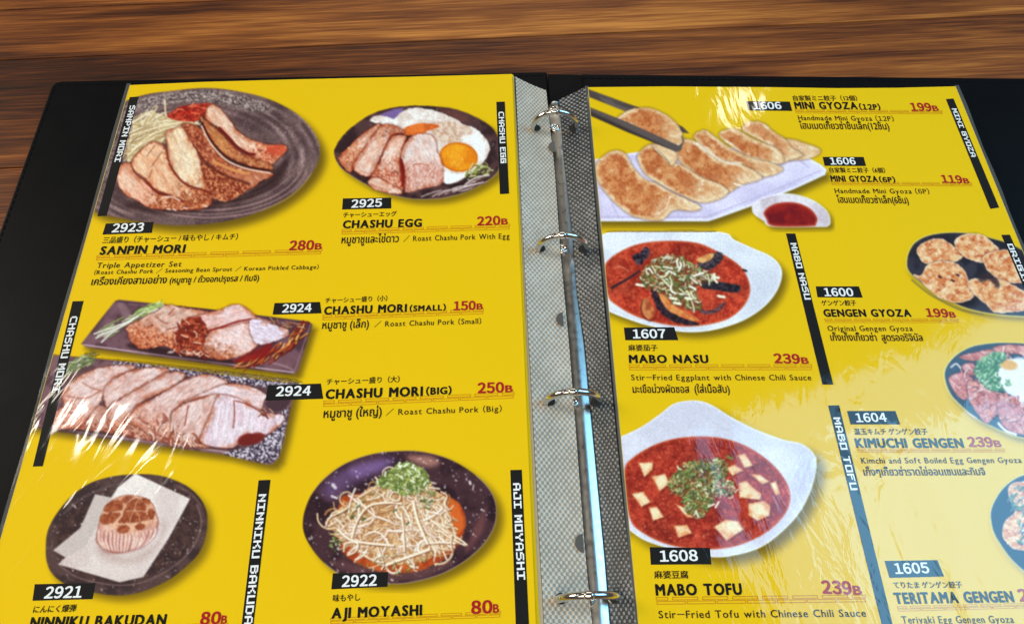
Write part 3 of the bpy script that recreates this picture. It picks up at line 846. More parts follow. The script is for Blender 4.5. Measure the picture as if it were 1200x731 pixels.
        if crust:
            q = (p - p.mean(0)) @ np.array(cdir); lo, hi_ = q.min(), q.max()
            t = ((X - p[:, 0].mean()) * cdir[0] + (Y - p[:, 1].mean()) * cdir[1] - lo) / (hi_ - lo + 1e-6)
            n = fbm(X * .32, Y * .32, sd + 51, 3); n2 = fbm(X * .55, Y * .55, sd + 57, 2)
            cr = mix(col(ccol[0]), col(ccol[1]), sstep(.3, .7, n2))
            cr = mix(cr, col((248, 205, 160)), .7 * sstep(.68, .8, fbm(X * .6, Y * .6, sd + 61, 2)))
            cr = mix(cr, col((80, 20, 12)), .8 * (1 - sstep(.22, .36, fbm(X * .42, Y * .42, sd + 67, 2))))
            c = mix(c, cr, sstep(c0 - .12, c0 + .12, t + (n - .5) * .5) * crust)
        gz = sstep(-7, -1.5, d) * sstep(.46, .62, fbm(X * .1, Y * .1, sd + 77, 2))
        c = mix(c, col((176, 84, 48)), .55 * gz)
        c = mix(c, col((255, 236, 214)), .55 * gz * sstep(.66, .78, fbm(X * .3, Y * .3, sd + 79, 2)))
        e = sstep(-ew, -.2, d + (fbm(X * .2, Y * .2, sd + 71, 2) - .5) * ew)
        c = mix(c, col(edge), e * (.35 + .55 * fbm(X * .12, Y * .12, sd + 81, 2)))
        s.part(name)
        s.put(w, 1 - sstep(-.6, .6, d), np.clip(c, 0, 1))
    def texture(s, pts, c1, c2, sc=.1, sx=1.0, ang=0.0, octs=3, lo=.35, hi=.65, sm=True, rough=0, soft=.7, alpha=1., seed=0, lab=True, raw=False):
        ca, sa = np.cos(ang), np.sin(ang)
        def fn(X, Y, d):
            u = X * ca + Y * sa; v = -X * sa + Y * ca
            return mix(col(c1), col(c2), sstep(lo, hi, fbm(u * sc * sx, v * sc, s.seed + seed, octs)))
        s.poly(pts, (0, 0, 0), sm=sm, fn=fn, rough=rough, soft=soft, alpha=alpha, lab=lab, raw=raw)

def ell(cx, cy, rx, ry, rot=0, n=20):
    t = np.linspace(0, 2 * np.pi, n, endpoint=False); r = np.radians(rot)
    x = rx * np.cos(t); y = ry * np.sin(t)
    return np.stack([cx + x * np.cos(r) - y * np.sin(r), cy + x * np.sin(r) + y * np.cos(r)], 1)

GREENS = [(112, 138, 70), (160, 178, 104), (212, 216, 166), (88, 112, 58), (236, 232, 206), (150, 166, 96)]
CREAM = [(238, 224, 192), (226, 205, 168), (246, 236, 214), (214, 188, 140)]

def plate_rings(cx, cy, rx, ry, rot, base, dark, light, n, seed, amp=1.0):
    r_ = np.radians(rot)
    def fn(X, Y, d):
        x = (X - cx) * np.cos(r_) + (Y - cy) * np.sin(r_); y = -(X - cx) * np.sin(r_) + (Y - cy) * np.cos(r_)
        r = np.hypot(x / rx, y / ry); th = np.arctan2(y / ry, x / rx)
        g = .5 + .5 * np.sin(r * n * 6.283 + 1.6 * vnoise(th * 3, r * 4, seed))
        g = g * sstep(.5, .8, r) * amp
        gr = fbm(X * .8, Y * .8, seed + 2, 2)
        c = mix(col(base), col(dark), sstep(.3, .7, fbm(X * .05, Y * .05, seed + 5, 3)))
        c = mix(c, col(light), .75 * g * sstep(.3, .8, fbm(th * 2.2, r * 14, seed + 9, 2)))
        return np.clip(c * (1 + .55 * (gr - .5))[..., None], 0, 1)
    return fn

def art_sanpin():
    A = Art((108, 96, 396, 284), 3); A.view(0, 60, 2.995)
    out = [(490, 158), (600, 140), (745, 130), (900, 155), (1010, 200), (1080, 255), (1122, 330), (1112, 400), (1060, 470), (980, 530), (880, 575), (760, 603),
           (620, 612), (500, 600), (420, 585), (330, 562), (270, 500), (290, 400), (340, 280), (400, 200)]
    A.shadow(out, (7, 8), 8, .85)
    A.part('plate')
    A.poly(out, 0, fn=plate_rings(236, 180, 142, 80, 3, (112, 88, 86), (86, 64, 66), (184, 154, 150), 11, 4))
    # grainy bright band along the far rim
    def band(X, Y, d):
        g = fbm(X * .75, Y * .75, 77, 2)
        return mix(col((74, 58, 60)), col((205, 190, 180)), sstep(.35, .72, g))
    def bandmask(reg, al, soft):
        A.poly(reg, 0, fn=band, alpha=al, soft=soft)
    bandmask([(485, 172), (600, 147), (745, 138), (870, 160), (960, 200), (900, 215), (800, 190), (700, 180), (600, 185), (500, 215)], .75, 3.5)
    bandmask([(330, 400), (400, 220), (470, 190), (470, 260), (420, 330), (360, 480)], .5, 3)
    for k, (rx, ry, al) in enumerate([(131, 73, .7), (125, 69, .6), (119, 64, .75), (110, 58, .5), (101, 53, .55)]):
        e = ell(236, 182, rx, ry, 3, 80)
        a = np.radians(8 + 4 * k); i0 = int(80 * (.02 + .012 * k)); i1 = int(80 * .36)
        A.line(e[i0:i1], 1.7, (190, 150, 148), raw=True, alpha=al * .75, soft=1.0)
        A.line(e[i0 + 1:i1] - np.array([0, 2.4]), 1.2, (52, 32, 38), raw=True, alpha=al * .7, soft=.9)
        A.line(e[44:62], 1.1, (212, 200, 190), raw=True, alpha=al * .5, soft=.8)
    A.dots(420, out, .3, .8, [(200, 180, 172), (60, 40, 44), (150, 120, 116), (44, 28, 34)], .55)
    A.view(120, 90, 4.3)
    A.poly([(520, 560), (700, 590), (820, 500), (930, 420), (900, 520), (760, 610), (560, 660), (300, 690), (120, 640)], (38, 18, 20), alpha=.6, soft=4)
    # bean sprouts
    A.part('bean_sprouts')
    reg = [(132, 340), (165, 220), (225, 178), (290, 190), (340, 212), (420, 228), (480, 240), (420, 268), (350, 300), (280, 345), (190, 405), (128, 425)]
    A.texture(reg, (206, 184, 140), (232, 214, 176), .16, rough=1.5)
    A.strands(110, reg, -.45, .3, 10, 30, .7, 1.5, CREAM + [(206, 178, 128)], .35, (150, 120, 80))
    A.strands(18, [(200, 170), (250, 155), (330, 180), (250, 230), (195, 220)], -1.1, .6, 7, 16, .7, 1.1, CREAM, .5)
    for l in ([(315, 120), (318, 180), (325, 200)], [(320, 195), (345, 215), (400, 225), (440, 230), (490, 240)], [(140, 300), (260, 262), (400, 232)], [(150, 370), (240, 300), (330, 262), (450, 246)],
              [(130, 395), (190, 345), (260, 310)]):
        A.line(l, 1.9, (240, 224, 190)); A.line(np.array(l) + 3, .6, (150, 112, 66), alpha=.7)
    A.part('kimchi')
    kim = [(330, 190), (400, 150), (470, 138), (545, 136), (525, 180), (490, 215), (440, 228), (380, 222), (345, 212)]
    A.texture(kim, (142, 36, 26), (192, 66, 44), .3, rough=1)
    A.strands(26, kim, -.2, .5, 4, 9, .8, 1.8, [(226, 92, 58), (190, 40, 24), (238, 130, 96), (130, 18, 12)], .4)
    R = ((150, 56, 30), (212, 116, 62))
    A.meat('pork_slice', [(545, 138), (590, 158), (640, 215), (680, 270), (740, 312), (800, 332), (850, 345), (920, 345), (928, 372), (880, 420), (850, 442), (790, 435), (740, 395), (690, 372), (640, 315), (590, 262), (530, 222), (515, 195)],
           (236, 206, 184), (222, 170, 142), ang=.85, crust=.85, cdir=(1, .35), c0=.62, ew=1.6, ccol=((196, 78, 48), (232, 160, 120)), seed=1)
    A.poly([(830, 350), (900, 345), (925, 370), (880, 400), (835, 385)], (206, 74, 48), alpha=.7, soft=1.6, rough=1.5)
    A.line([(590, 262), (640, 312), (680, 355), (730, 385), (765, 392)], 4.2, (112, 26, 20), wid2=3, soft=1.0)
    A.meat('pork_slice', [(490, 203), (530, 225), (585, 272), (650, 340), (700, 385), (755, 405), (845, 442), (850, 468), (760, 455), (680, 425), (620, 395), (570, 345), (525, 285)],
           (206, 140, 88), (166, 94, 54), (120, 44, 20), 2.0, ang=.8, fib=.5, hi=.3, crust=.55, cdir=(1, .8), c0=.5, rough=1.6, seed=2)
    A.meat('pork_slice', [(400, 242), (480, 250), (540, 320), (590, 395), (680, 455), (845, 480), (850, 505), (800, 525), (740, 565), (640, 510), (560, 455), (500, 405), (450, 335)],
           (200, 126, 92), (160, 80, 54), (104, 36, 22), 1.6, ang=.8, crust=.8, cdir=(-.7, -.5), c0=.35, ccol=((140, 56, 36), (206, 124, 86)), seed=3)
    A.line([(505, 232), (530, 290), (570, 350), (640, 415), (740, 455), (840, 470)], 2.0, (66, 16, 12), soft=.8)
    A.line([(500, 250), (530, 312), (570, 368), (630, 424), (720, 462), (845, 486)], 1.7, (242, 206, 182))
    A.line([(560, 430), (620, 455), (690, 480), (740, 486)], 3.2, (224, 156, 92), soft=1.2, alpha=.8)
    A.poly([(450, 380), (520, 430), (640, 500), (740, 555), (720, 580), (650, 622), (600, 628), (540, 602), (490, 560)], 0, rough=1.5,
           fn=lambda X, Y, d: mix(mix(col((128, 50, 32)), col((206, 128, 88)), sstep(.35, .68, fbm(X * .5, Y * .5, 5, 2))), col((244, 186, 134)), .8 * sstep(.66, .8, fbm(X * .55, Y * .55, 15, 2))))
    A.line([(520, 440), (600, 490), (680, 520), (740, 540)], 3, (76, 20, 14), soft=1.6, alpha=.7)
    A.meat('pork_slice', [(318, 280), (360, 262), (400, 252), (432, 300), (462, 352), (492, 412), (500, 470), (520, 530), (545, 585), (470, 566), (420, 542), (370, 492), (335, 420), (325, 340)],
           (238, 214, 184), (224, 184, 146), (160, 66, 34), 2.2, ang=1.15, crust=.75, cdir=(.6, .45), c0=.82, seed=4)
    A.meat('pork_slice', [(148, 422), (200, 362), (250, 330), (300, 340), (320, 370), (335, 432), (380, 502), (430, 542), (530, 582), (552, 622), (520, 658), (460, 668), (400, 622), (330, 592), (270, 572), (220, 522), (160, 472)],
           (236, 198, 164), (218, 154, 116), (150, 52, 26), 2.4, ang=1.0, crust=.95, cdir=(.8, .6), c0=.66, seed=5)
    for l in ([(300, 380), (270, 420), (250, 450)], [(265, 345), (225, 400)], [(250, 470), (235, 510)]):
        A.line(l, 1.2, (126, 62, 34), alpha=.7)
    A.meat('pork_slice', [(72, 520), (85, 450), (140, 436), (160, 482), (220, 532), (270, 577), (330, 598), (400, 624), (470, 640), (540, 610), (548, 640), (510, 660), (440, 672), (330, 670), (240, 662), (180, 627), (110, 590)],
           (232, 190, 164), (222, 158, 130), (158, 62, 34), 2.2, ang=.7, crust=.95, cdir=(.8, .6), c0=.50, seed=6)
    A.line([(225, 535), (275, 582), (340, 602), (400, 628)], 2.2, (112, 24, 14), soft=1.0, alpha=.85)
    A.line([(335, 440), (380, 506), (430, 548), (540, 580)], 1.6, (104, 22, 14), alpha=.8)
    A.line([(300, 610), (350, 605), (390, 625)], 2.4, (244, 206, 184), alpha=.8)
    for x, y in ((325, 665), (410, 660), (510, 650), (355, 668)):
        A.line([(x, y), (x + 16, y + 4)], 1.6, (250, 224, 212), alpha=.9)
    return A

def art_egg():
    A = Art((384, 116, 612, 246), 5); A.view(380, 110, 5.223)
    out = [(60, 370), (75, 315), (120, 250), (200, 180), (300, 120), (420, 85), (550, 73), (680, 78), (800, 95), (900, 130), (1000, 185), (1050, 240), (1075, 310), (1078, 400), (1060, 480), (1000, 532),
           (900, 587), (800, 622), (700, 642), (550, 644), (430, 622), (300, 577), (190, 517), (100, 450)]
    A.shadow(out, (6, 6), 6, .7)
    A.part('plate')
    A.texture(out, (54, 34, 38), (86, 58, 58), .08, rough=.4)
    A.poly([(700, 90), (800, 105), (880, 150), (830, 180), (740, 140)], (110, 66, 60), soft=4, alpha=.8)
    A.poly([(330, 135), (440, 92), (485, 100), (430, 155), (370, 158)], (124, 98, 152), soft=1.2)
    A.dots(260, out, .3, .9, [(214, 198, 196), (190, 170, 170), (120, 90, 90)], .8)
    A.line(smooth(A.tp(out))[60:118], 1.0, (206, 190, 188), raw=True, alpha=.5, sm=False)
    A.part('egg_white')
    wh = [(280, 165), (310, 135), (370, 140), (430, 152), (470, 112), (540, 88), (640, 95), (720, 120), (800, 152), (860, 190), (930, 215), (985, 270), (1012, 335), (985, 405), (950, 450), (880, 500),
          (800, 545), (735, 545), (700, 480), (600, 300), (450, 220), (330, 185)]
    A.texture(wh, (242, 234, 228), (222, 204, 192), .16, rough=1.0)
    A.texture([(640, 190), (760, 170), (880, 200), (900, 260), (800, 300), (700, 290)], (228, 200, 178), (196, 150, 120), .3, rough=2, soft=1.5, alpha=.8, lab=False)
    A.dots(70, wh, .3, .9, [(190, 140, 112), (206, 168, 140), (150, 120, 100)], .5)
    A.poly([(830, 270), (920, 250), (980, 310), (980, 390), (930, 420), (930, 340)], (248, 245, 242), soft=2, alpha=.8, lab=False)
    A.poly([(735, 480), (780, 490), (850, 500), (800, 540), (735, 545)], (246, 244, 242), soft=1.5, alpha=.9, lab=False)
    A.part('egg_yolk')
    A.texture([(480, 225), (520, 195), (600, 180), (680, 188), (700, 205), (640, 225), (600, 245), (500, 255)], (228, 120, 50), (206, 96, 40), .15, rough=.6)
    A.part('egg_yolk')
    A.poly(ell(822, 388, 119, 90, 8), 0, fn=lambda X, Y, d: mix(mix(col((240, 162, 36)), col((226, 130, 20)), sstep(.3, .7, fbm(X * .08, Y * .08, 8))), col((206, 104, 14)), sstep(-3.5, 0, d)))
    A.dots(16, ell(810, 410, 70, 45), .3, .8, [(252, 214, 130)], .8)
    A.part('green_onion')
    A.strands(46, [(840, 500), (900, 440), (970, 430), (1020, 460), (1000, 500), (900, 530)], -.5, .6, 3, 8, .7, 1.6, [(170, 180, 84), (206, 206, 130), (226, 220, 170), (130, 140, 60)], .4, (80, 70, 40), lab=True)
    A.strands(14, [(620, 605), (740, 592), (860, 560), (960, 500), (980, 520), (880, 578), (700, 622)], -.33, .1, 16, 32, .8, 1.5, [(226, 206, 200), (206, 180, 176), (236, 222, 214)], .25, (90, 60, 60), lab=True)
    kw = dict(pale=(236, 208, 194), lean=(222, 172, 148), fib=.35)
    A.meat('pork_slice', [(88, 392), (150, 322), (240, 242), (330, 183), (345, 205), (260, 312), (190, 425), (160, 480), (110, 440)], ang=-.8, crust=.7, cdir=(-.8, .6), c0=.5, edge=(150, 50, 26), ccol=((196, 96, 56), (232, 160, 116)), seed=1, **kw)
    A.meat('pork_slice', [(178, 432), (250, 322), (330, 212), (380, 185), (450, 200), (495, 240), (420, 252), (380, 312), (330, 422), (285, 505), (200, 485)], ang=-.9, crust=.6, cdir=(.5, -.9), c0=.72, edge=(156, 48, 26), seed=2, **kw)
    A.meat('pork_slice', [(282, 510), (340, 412), (390, 292), (430, 256), (505, 262), (475, 352), (465, 432), (495, 540), (470, 602), (380, 592), (300, 562)], ang=-1.0, crust=.8, cdir=(.1, 1), c0=.5, edge=(140, 34, 20), ccol=((170, 60, 34), (232, 168, 140)), seed=3, **kw)
    A.meat('pork_slice', [(268, 535), (330, 512), (420, 562), (475, 592), (460, 616), (360, 602), (290, 574)], ang=.4, edge=(166, 70, 44), ew=1.4, seed=4, **kw)
    A.poly([(462, 430), (500, 395), (520, 520), (480, 570)], (124, 20, 14), soft=2, alpha=.85)
    A.meat('pork_slice', [(468, 382), (490, 312), (530, 266), (590, 245), (650, 250), (687, 290), (692, 350), (716, 400), (728, 470), (718, 552), (640, 572), (560, 592), (495, 602), (500, 520), (490, 440)],
           pale=(232, 214, 208), lean=(222, 182, 168), fib=.35, ang=1.2, crust=.55, cdir=(0, 1), c0=.85, edge=(176, 84, 58), ew=1.6, seed=5)
    A.texture([(500, 430), (600, 420), (700, 430), (720, 540), (600, 580), (510, 590)], (236, 198, 186), (190, 104, 84), .35, 2.0, .3, alpha=.55, soft=4, lab=False)
    A.line([(545, 435), (590, 428), (640, 440)], 1.2, (184, 92, 66), alpha=.8)
    A.line([(468, 400), (485, 480), (478, 560)], 2, (120, 16, 12), alpha=.8, soft=1.2)
    return A

def art_small():
    A = Art((86, 340, 376, 448), 7); A.view(60, 340, 3.4806)
    out = [(122, 218), (255, 50), (275, 38), (640, 76), (1050, 127), (1066, 140), (1006, 330), (990, 343), (950, 340), (140, 232)]
    A.shadow(out, (5, 6), 6, .8, sm=False)
    A.part('tray')
    A.texture(out, (84, 56, 66), (118, 84, 94), .06, sm=False, soft=.9)
    A.poly([(270, 60), (300, 55), (330, 110), (300, 120)], (160, 128, 132), soft=3, alpha=.6)
    A.poly([(250, 70), (270, 90), (200, 200), (150, 215)], (130, 96, 108), soft=4, alpha=.5)
    A.poly([(840, 290), (980, 250), (985, 320), (900, 315)], (126, 88, 96), soft=3, alpha=.8)
    A.line([(130, 222), (560, 280), (990, 335)], 1.6, (190, 164, 168), sm=False)
    A.line([(990, 335), (1058, 140)], 1.2, (150, 118, 124), sm=False, alpha=.8)
    A.line([(262, 44), (640, 80), (1055, 133)], .9, (58, 34, 44), sm=False)
    A.line([(900, 296), (950, 308), (985, 325)], 2, (170, 136, 142), alpha=.7, soft=1.2)
    A.poly([(330, 215), (470, 235), (640, 275), (800, 290), (700, 300), (450, 265), (320, 235)], (44, 22, 28), soft=3, alpha=.75)
    A.part('chili_threads')
    A.strands(60, [(760, 285), (860, 265), (960, 200), (1000, 140), (1040, 140), (1010, 200), (940, 260), (850, 295), (790, 300)], -.75, .22, 10, 26, .7, 1.7,
              [(206, 96, 40), (226, 150, 60), (150, 30, 22), (240, 186, 110), (176, 60, 34)], .3, (70, 16, 14), lab=True)
    A.strands(14, [(860, 120), (1000, 130), (1020, 160), (900, 150)], .3, .5, 6, 14, .7, 1.3, [(220, 190, 150), (180, 120, 80)], .4, (90, 40, 30), lab=True)
    A.poly([(740, 290), (830, 245), (900, 215), (880, 260), (800, 290)], (140, 22, 22), soft=1.5, alpha=.8)
    kw = dict(pale=(224, 194, 182), lean=(198, 144, 124), fib=.4, rough=1.8)
    A.meat('pork_slice', [(305, 150), (350, 110), (425, 66), (480, 60), (560, 74), (645, 92), (600, 130), (550, 180), (535, 245), (460, 228), (380, 238), (338, 220)], ang=-.5, crust=.9, cdir=(-.35, 1), c0=.6,
           edge=(160, 76, 54), ccol=((176, 84, 52), (226, 150, 112)), ew=1.6, seed=1, **kw)
    for l in ([(430, 110), (455, 130), (475, 135)], [(500, 75), (480, 100)], [(470, 160), (520, 150)]):
        A.line(l, 1.3, (136, 56, 40), alpha=.75)
    A.meat('pork_slice', [(560, 122), (640, 92), (700, 75), (750, 57), (800, 74), (842, 110), (900, 130), (820, 150), (720, 150), (640, 170), (580, 200)], ang=-.3, edge=(168, 70, 54), ew=1.5, pale=(232, 206, 206), lean=(220, 172, 164), fib=.4, seed=2)
    A.part('pork_shreds')
    sh = [(530, 130), (590, 108), (635, 150), (630, 200), (680, 272), (600, 268), (500, 245)]
    A.texture(sh, (128, 40, 26), (190, 92, 62), .3, rough=2)
    A.strands(80, sh, 1.0, .7, 5, 13, .8, 1.8, [(206, 110, 74), (160, 60, 40), (234, 176, 148), (120, 34, 24)], .5, (70, 20, 14), lab=True)
    A.meat('pork_slice', [(650, 168), (720, 150), (800, 130), (860, 150), (850, 215), (790, 262), (700, 284), (650, 268), (618, 235)], ang=.6, crust=.8, cdir=(-.4, 1), c0=.74, edge=(168, 78, 56), ew=1.8,
           pale=(232, 206, 204), lean=(222, 176, 164), fib=.35, seed=3)
    A.line([(635, 168), (700, 148), (760, 128), (815, 118)], 2.0, (134, 30, 26), soft=.9)
    A.meat('pork_slice', [(808, 128), (850, 120), (900, 138), (962, 160), (966, 182), (940, 198), (860, 222), (822, 200)], ang=.3, edge=(196, 150, 150), ew=1.0, pale=(228, 214, 226), lean=(214, 194, 210), fib=.4, hi=.2, seed=4, sh=.6)
    A.part('green_onion')
    A.strands(34, [(215, 155), (300, 105), (430, 50), (450, 60), (350, 120), (240, 190)], -.42, .1, 10, 24, .8, 1.4, [(226, 226, 206), (206, 212, 170), (150, 170, 90), (240, 240, 226)], .2, (70, 50, 50), lab=True)
    for q in ([(175, 178), (270, 145), (330, 120)], [(182, 195), (250, 165), (330, 125)], [(205, 212), (250, 172), (320, 130)], [(190, 185), (280, 150), (360, 105)], [(330, 120), (400, 75), (445, 48)]):
        A.line(q, 1.6, (232, 232, 216), lab=True); A.line(np.array(q) + 4, .6, (96, 78, 70), alpha=.7)
    A.strands(24, [(350, 85), (430, 45), (450, 60), (380, 100)], -.5, .3, 5, 12, .8, 1.5, [(120, 156, 70), (160, 184, 96), (206, 214, 160)], .3, lab=True)
    A.strands(10, [(430, 235), (620, 255), (600, 265), (430, 245)], -.1, .4, 4, 9, .8, 1.4, [(230, 206, 190)], .4)
    return A

def art_big():
    A = Art((20, 406, 366, 562), 9); A.view(0, 0, 1)
    out = [(20, 410), (62, 416), (104, 419), (180, 426), (260, 434), (340, 444), (346.5, 447), (346, 454), (334, 510), (327, 536), (320, 543.5), (312, 544), (302, 542), (266, 533), (190, 522.5), (110, 512), (30, 499)]
    A.shadow(out, (6, 7), 7, .8, sm=False)
    A.part('tray')
    A.texture(out, (92, 64, 70), (124, 92, 98), .07, sm=False, soft=1.2)
    A.line([(30, 496), (110, 508.5), (190, 519), (266, 529.5), (310, 540)], 1.6, (176, 146, 148), sm=False)
    A.line([(30, 412), (104, 420), (260, 436), (340, 446)], 1, (80, 52, 62), sm=False, alpha=.8)
    A.poly([(60, 498), (200, 505), (290, 525), (240, 524), (150, 512), (60, 504)], (58, 36, 40), soft=3, alpha=.7)
    sp1 = [(140, 423), (230, 432), (345, 446), (343, 456), (300, 452), (250, 445), (190, 436), (140, 430)]
    sp2 = [(262, 531), (300, 520), (325, 490), (338, 470), (330, 525), (318, 542), (300, 540)]
    for r in (sp1, sp2):
        def sp(X, Y, d):
            g = fbm(X * .62, Y * .62, 31, 2)
            return mix(col((54, 44, 62)), col((226, 218, 228)), sstep(.42, .62, g))
        A.poly(r, 0, fn=sp, soft=2.2, alpha=.85, lab=False)
    A.poly([(312, 470), (340, 462), (336, 478), (318, 482)], (78, 54, 62), soft=2)
    A.view(60, 340, 3.4806)
    kw = dict(pale=(226, 200, 196), lean=(206, 160, 150), fib=.45, edge=(132, 62, 46), ew=2.6)
    A.meat('pork_slice', [(20, 500), (120, 460), (240, 480), (330, 540), (480, 570), (620, 610), (650, 640), (560, 640), (440, 618), (330, 602), (230, 580), (100, 566), (20, 556)], (206, 160, 146), (170, 104, 84), (110, 50, 38), 2, ang=.2, crust=.8, cdir=(0, 1), c0=.4, ccol=((140, 66, 48), (214, 156, 134)), seed=9)
    A.meat('pork_slice', [(45, 420), (100, 360), (180, 320), (290, 304), (345, 314), (265, 358), (220, 410), (205, 450), (160, 505), (105, 562), (-30, 556), (10, 500), (50, 470)], ang=-.4, crust=.7, cdir=(-.4, 1), c0=.68, ccol=((196, 108, 84), (232, 172, 148)), seed=1, **kw)
    A.line([(60, 430), (140, 440), (200, 410)], 1.4, (150, 76, 58), alpha=.7); A.line([(130, 378), (170, 400), (205, 408)], 1.3, (150, 76, 58), alpha=.7)
    A.meat('pork_slice', [(212, 412), (250, 362), (350, 320), (430, 314), (480, 328), (390, 388), (305, 432), (250, 465), (225, 475)], ang=-.6, seed=2, **kw)
    A.meat('pork_slice', [(240, 472), (300, 432), (400, 372), (480, 333), (550, 344), (490, 400), (385, 445), (330, 492), (300, 540), (330, 592), (240, 562)], ang=-.6, crust=.7, cdir=(-.2, 1), c0=.75, ccol=((176, 84, 58), (226, 150, 118)), seed=3, **kw)
    A.meat('pork_slice', [(305, 535), (345, 475), (420, 440), (450, 420), (560, 358), (640, 342), (720, 372), (700, 392), (610, 432), (545, 458), (490, 502), (502, 560), (460, 612), (400, 592), (360, 560)], ang=-.7, crust=.55, cdir=(-.3, 1), c0=.72, ccol=((180, 92, 66), (232, 172, 146)), seed=4, **kw)
    A.meat('pork_slice', [(540, 456), (640, 408), (700, 386), (760, 382), (830, 398), (878, 425), (872, 442), (850, 495), (800, 465), (740, 445), (700, 430), (640, 430)], ang=.3, pale=(230, 214, 220), lean=(222, 188, 186), fib=.4, edge=(164, 96, 80), ew=1.5, seed=7)
    A.meat('pork_slice', [(490, 502), (530, 467), (640, 427), (685, 432), (660, 500), (615, 592), (560, 632), (510, 592), (488, 545)], ang=-1.0, seed=5, **kw)
    A.meat('pork_slice', [(606, 602), (650, 502), (675, 435), (710, 426), (760, 440), (800, 462), (880, 500), (948, 508), (940, 542), (870, 595), (800, 590), (740, 642), (650, 637), (615, 622)], ang=-1.35, fib=.6, pale=(230, 214, 222), lean=(214, 186, 196), edge=(160, 84, 66), ew=1.8, seed=6)
    for l in ([(745, 450), (748, 500), (742, 560)], [(752, 450), (800, 465), (845, 490)], [(560, 470), (552, 510), (545, 550)], [(640, 430), (580, 450)]):
        A.line(l, 1.6, (140, 56, 42), alpha=.8)
    for l in ([(690, 460), (680, 520), (670, 590)], [(720, 470), (715, 540), (700, 610)], [(790, 480), (790, 540)], [(820, 490), (815, 560)]):
        A.line(l, 1.5, (246, 240, 246), alpha=.55, soft=1)
    A.poly([(760, 610), (800, 585), (870, 585), (850, 620), (780, 632)], (116, 30, 26), soft=1.5, alpha=.9, rough=1.5)
    A.part('pork_shreds')
    A.strands(40, [(380, 530), (480, 520), (600, 590), (560, 640), (440, 610), (370, 585)], 1.1, .5, 5, 14, .9, 1.9, [(230, 180, 160), (206, 130, 104), (166, 84, 60), (240, 206, 190)], .4, (80, 34, 28), lab=True)
    A.part('sauce_bits')
    A.strands(16, [(840, 480), (900, 490), (890, 520), (850, 510)], .3, .6, 3, 8, .8, 1.5, [(120, 50, 40), (90, 40, 40), (220, 180, 160)], .4, lab=True)
    A.part('green_onion')
    A.texture([(60, 330), (80, 295), (165, 250), (180, 270), (170, 300), (100, 330), (50, 355)], (110, 116, 84), (160, 168, 120), .2, rough=2, soft=1.2)
    A.strands(46, [(55, 340), (80, 300), (165, 255), (175, 275), (100, 325)], -.5, .3, 6, 14, .7, 1.4, [(206, 212, 170), (146, 168, 100), (232, 232, 210), (110, 134, 76)], .3, (70, 66, 50), lab=True)
    return A

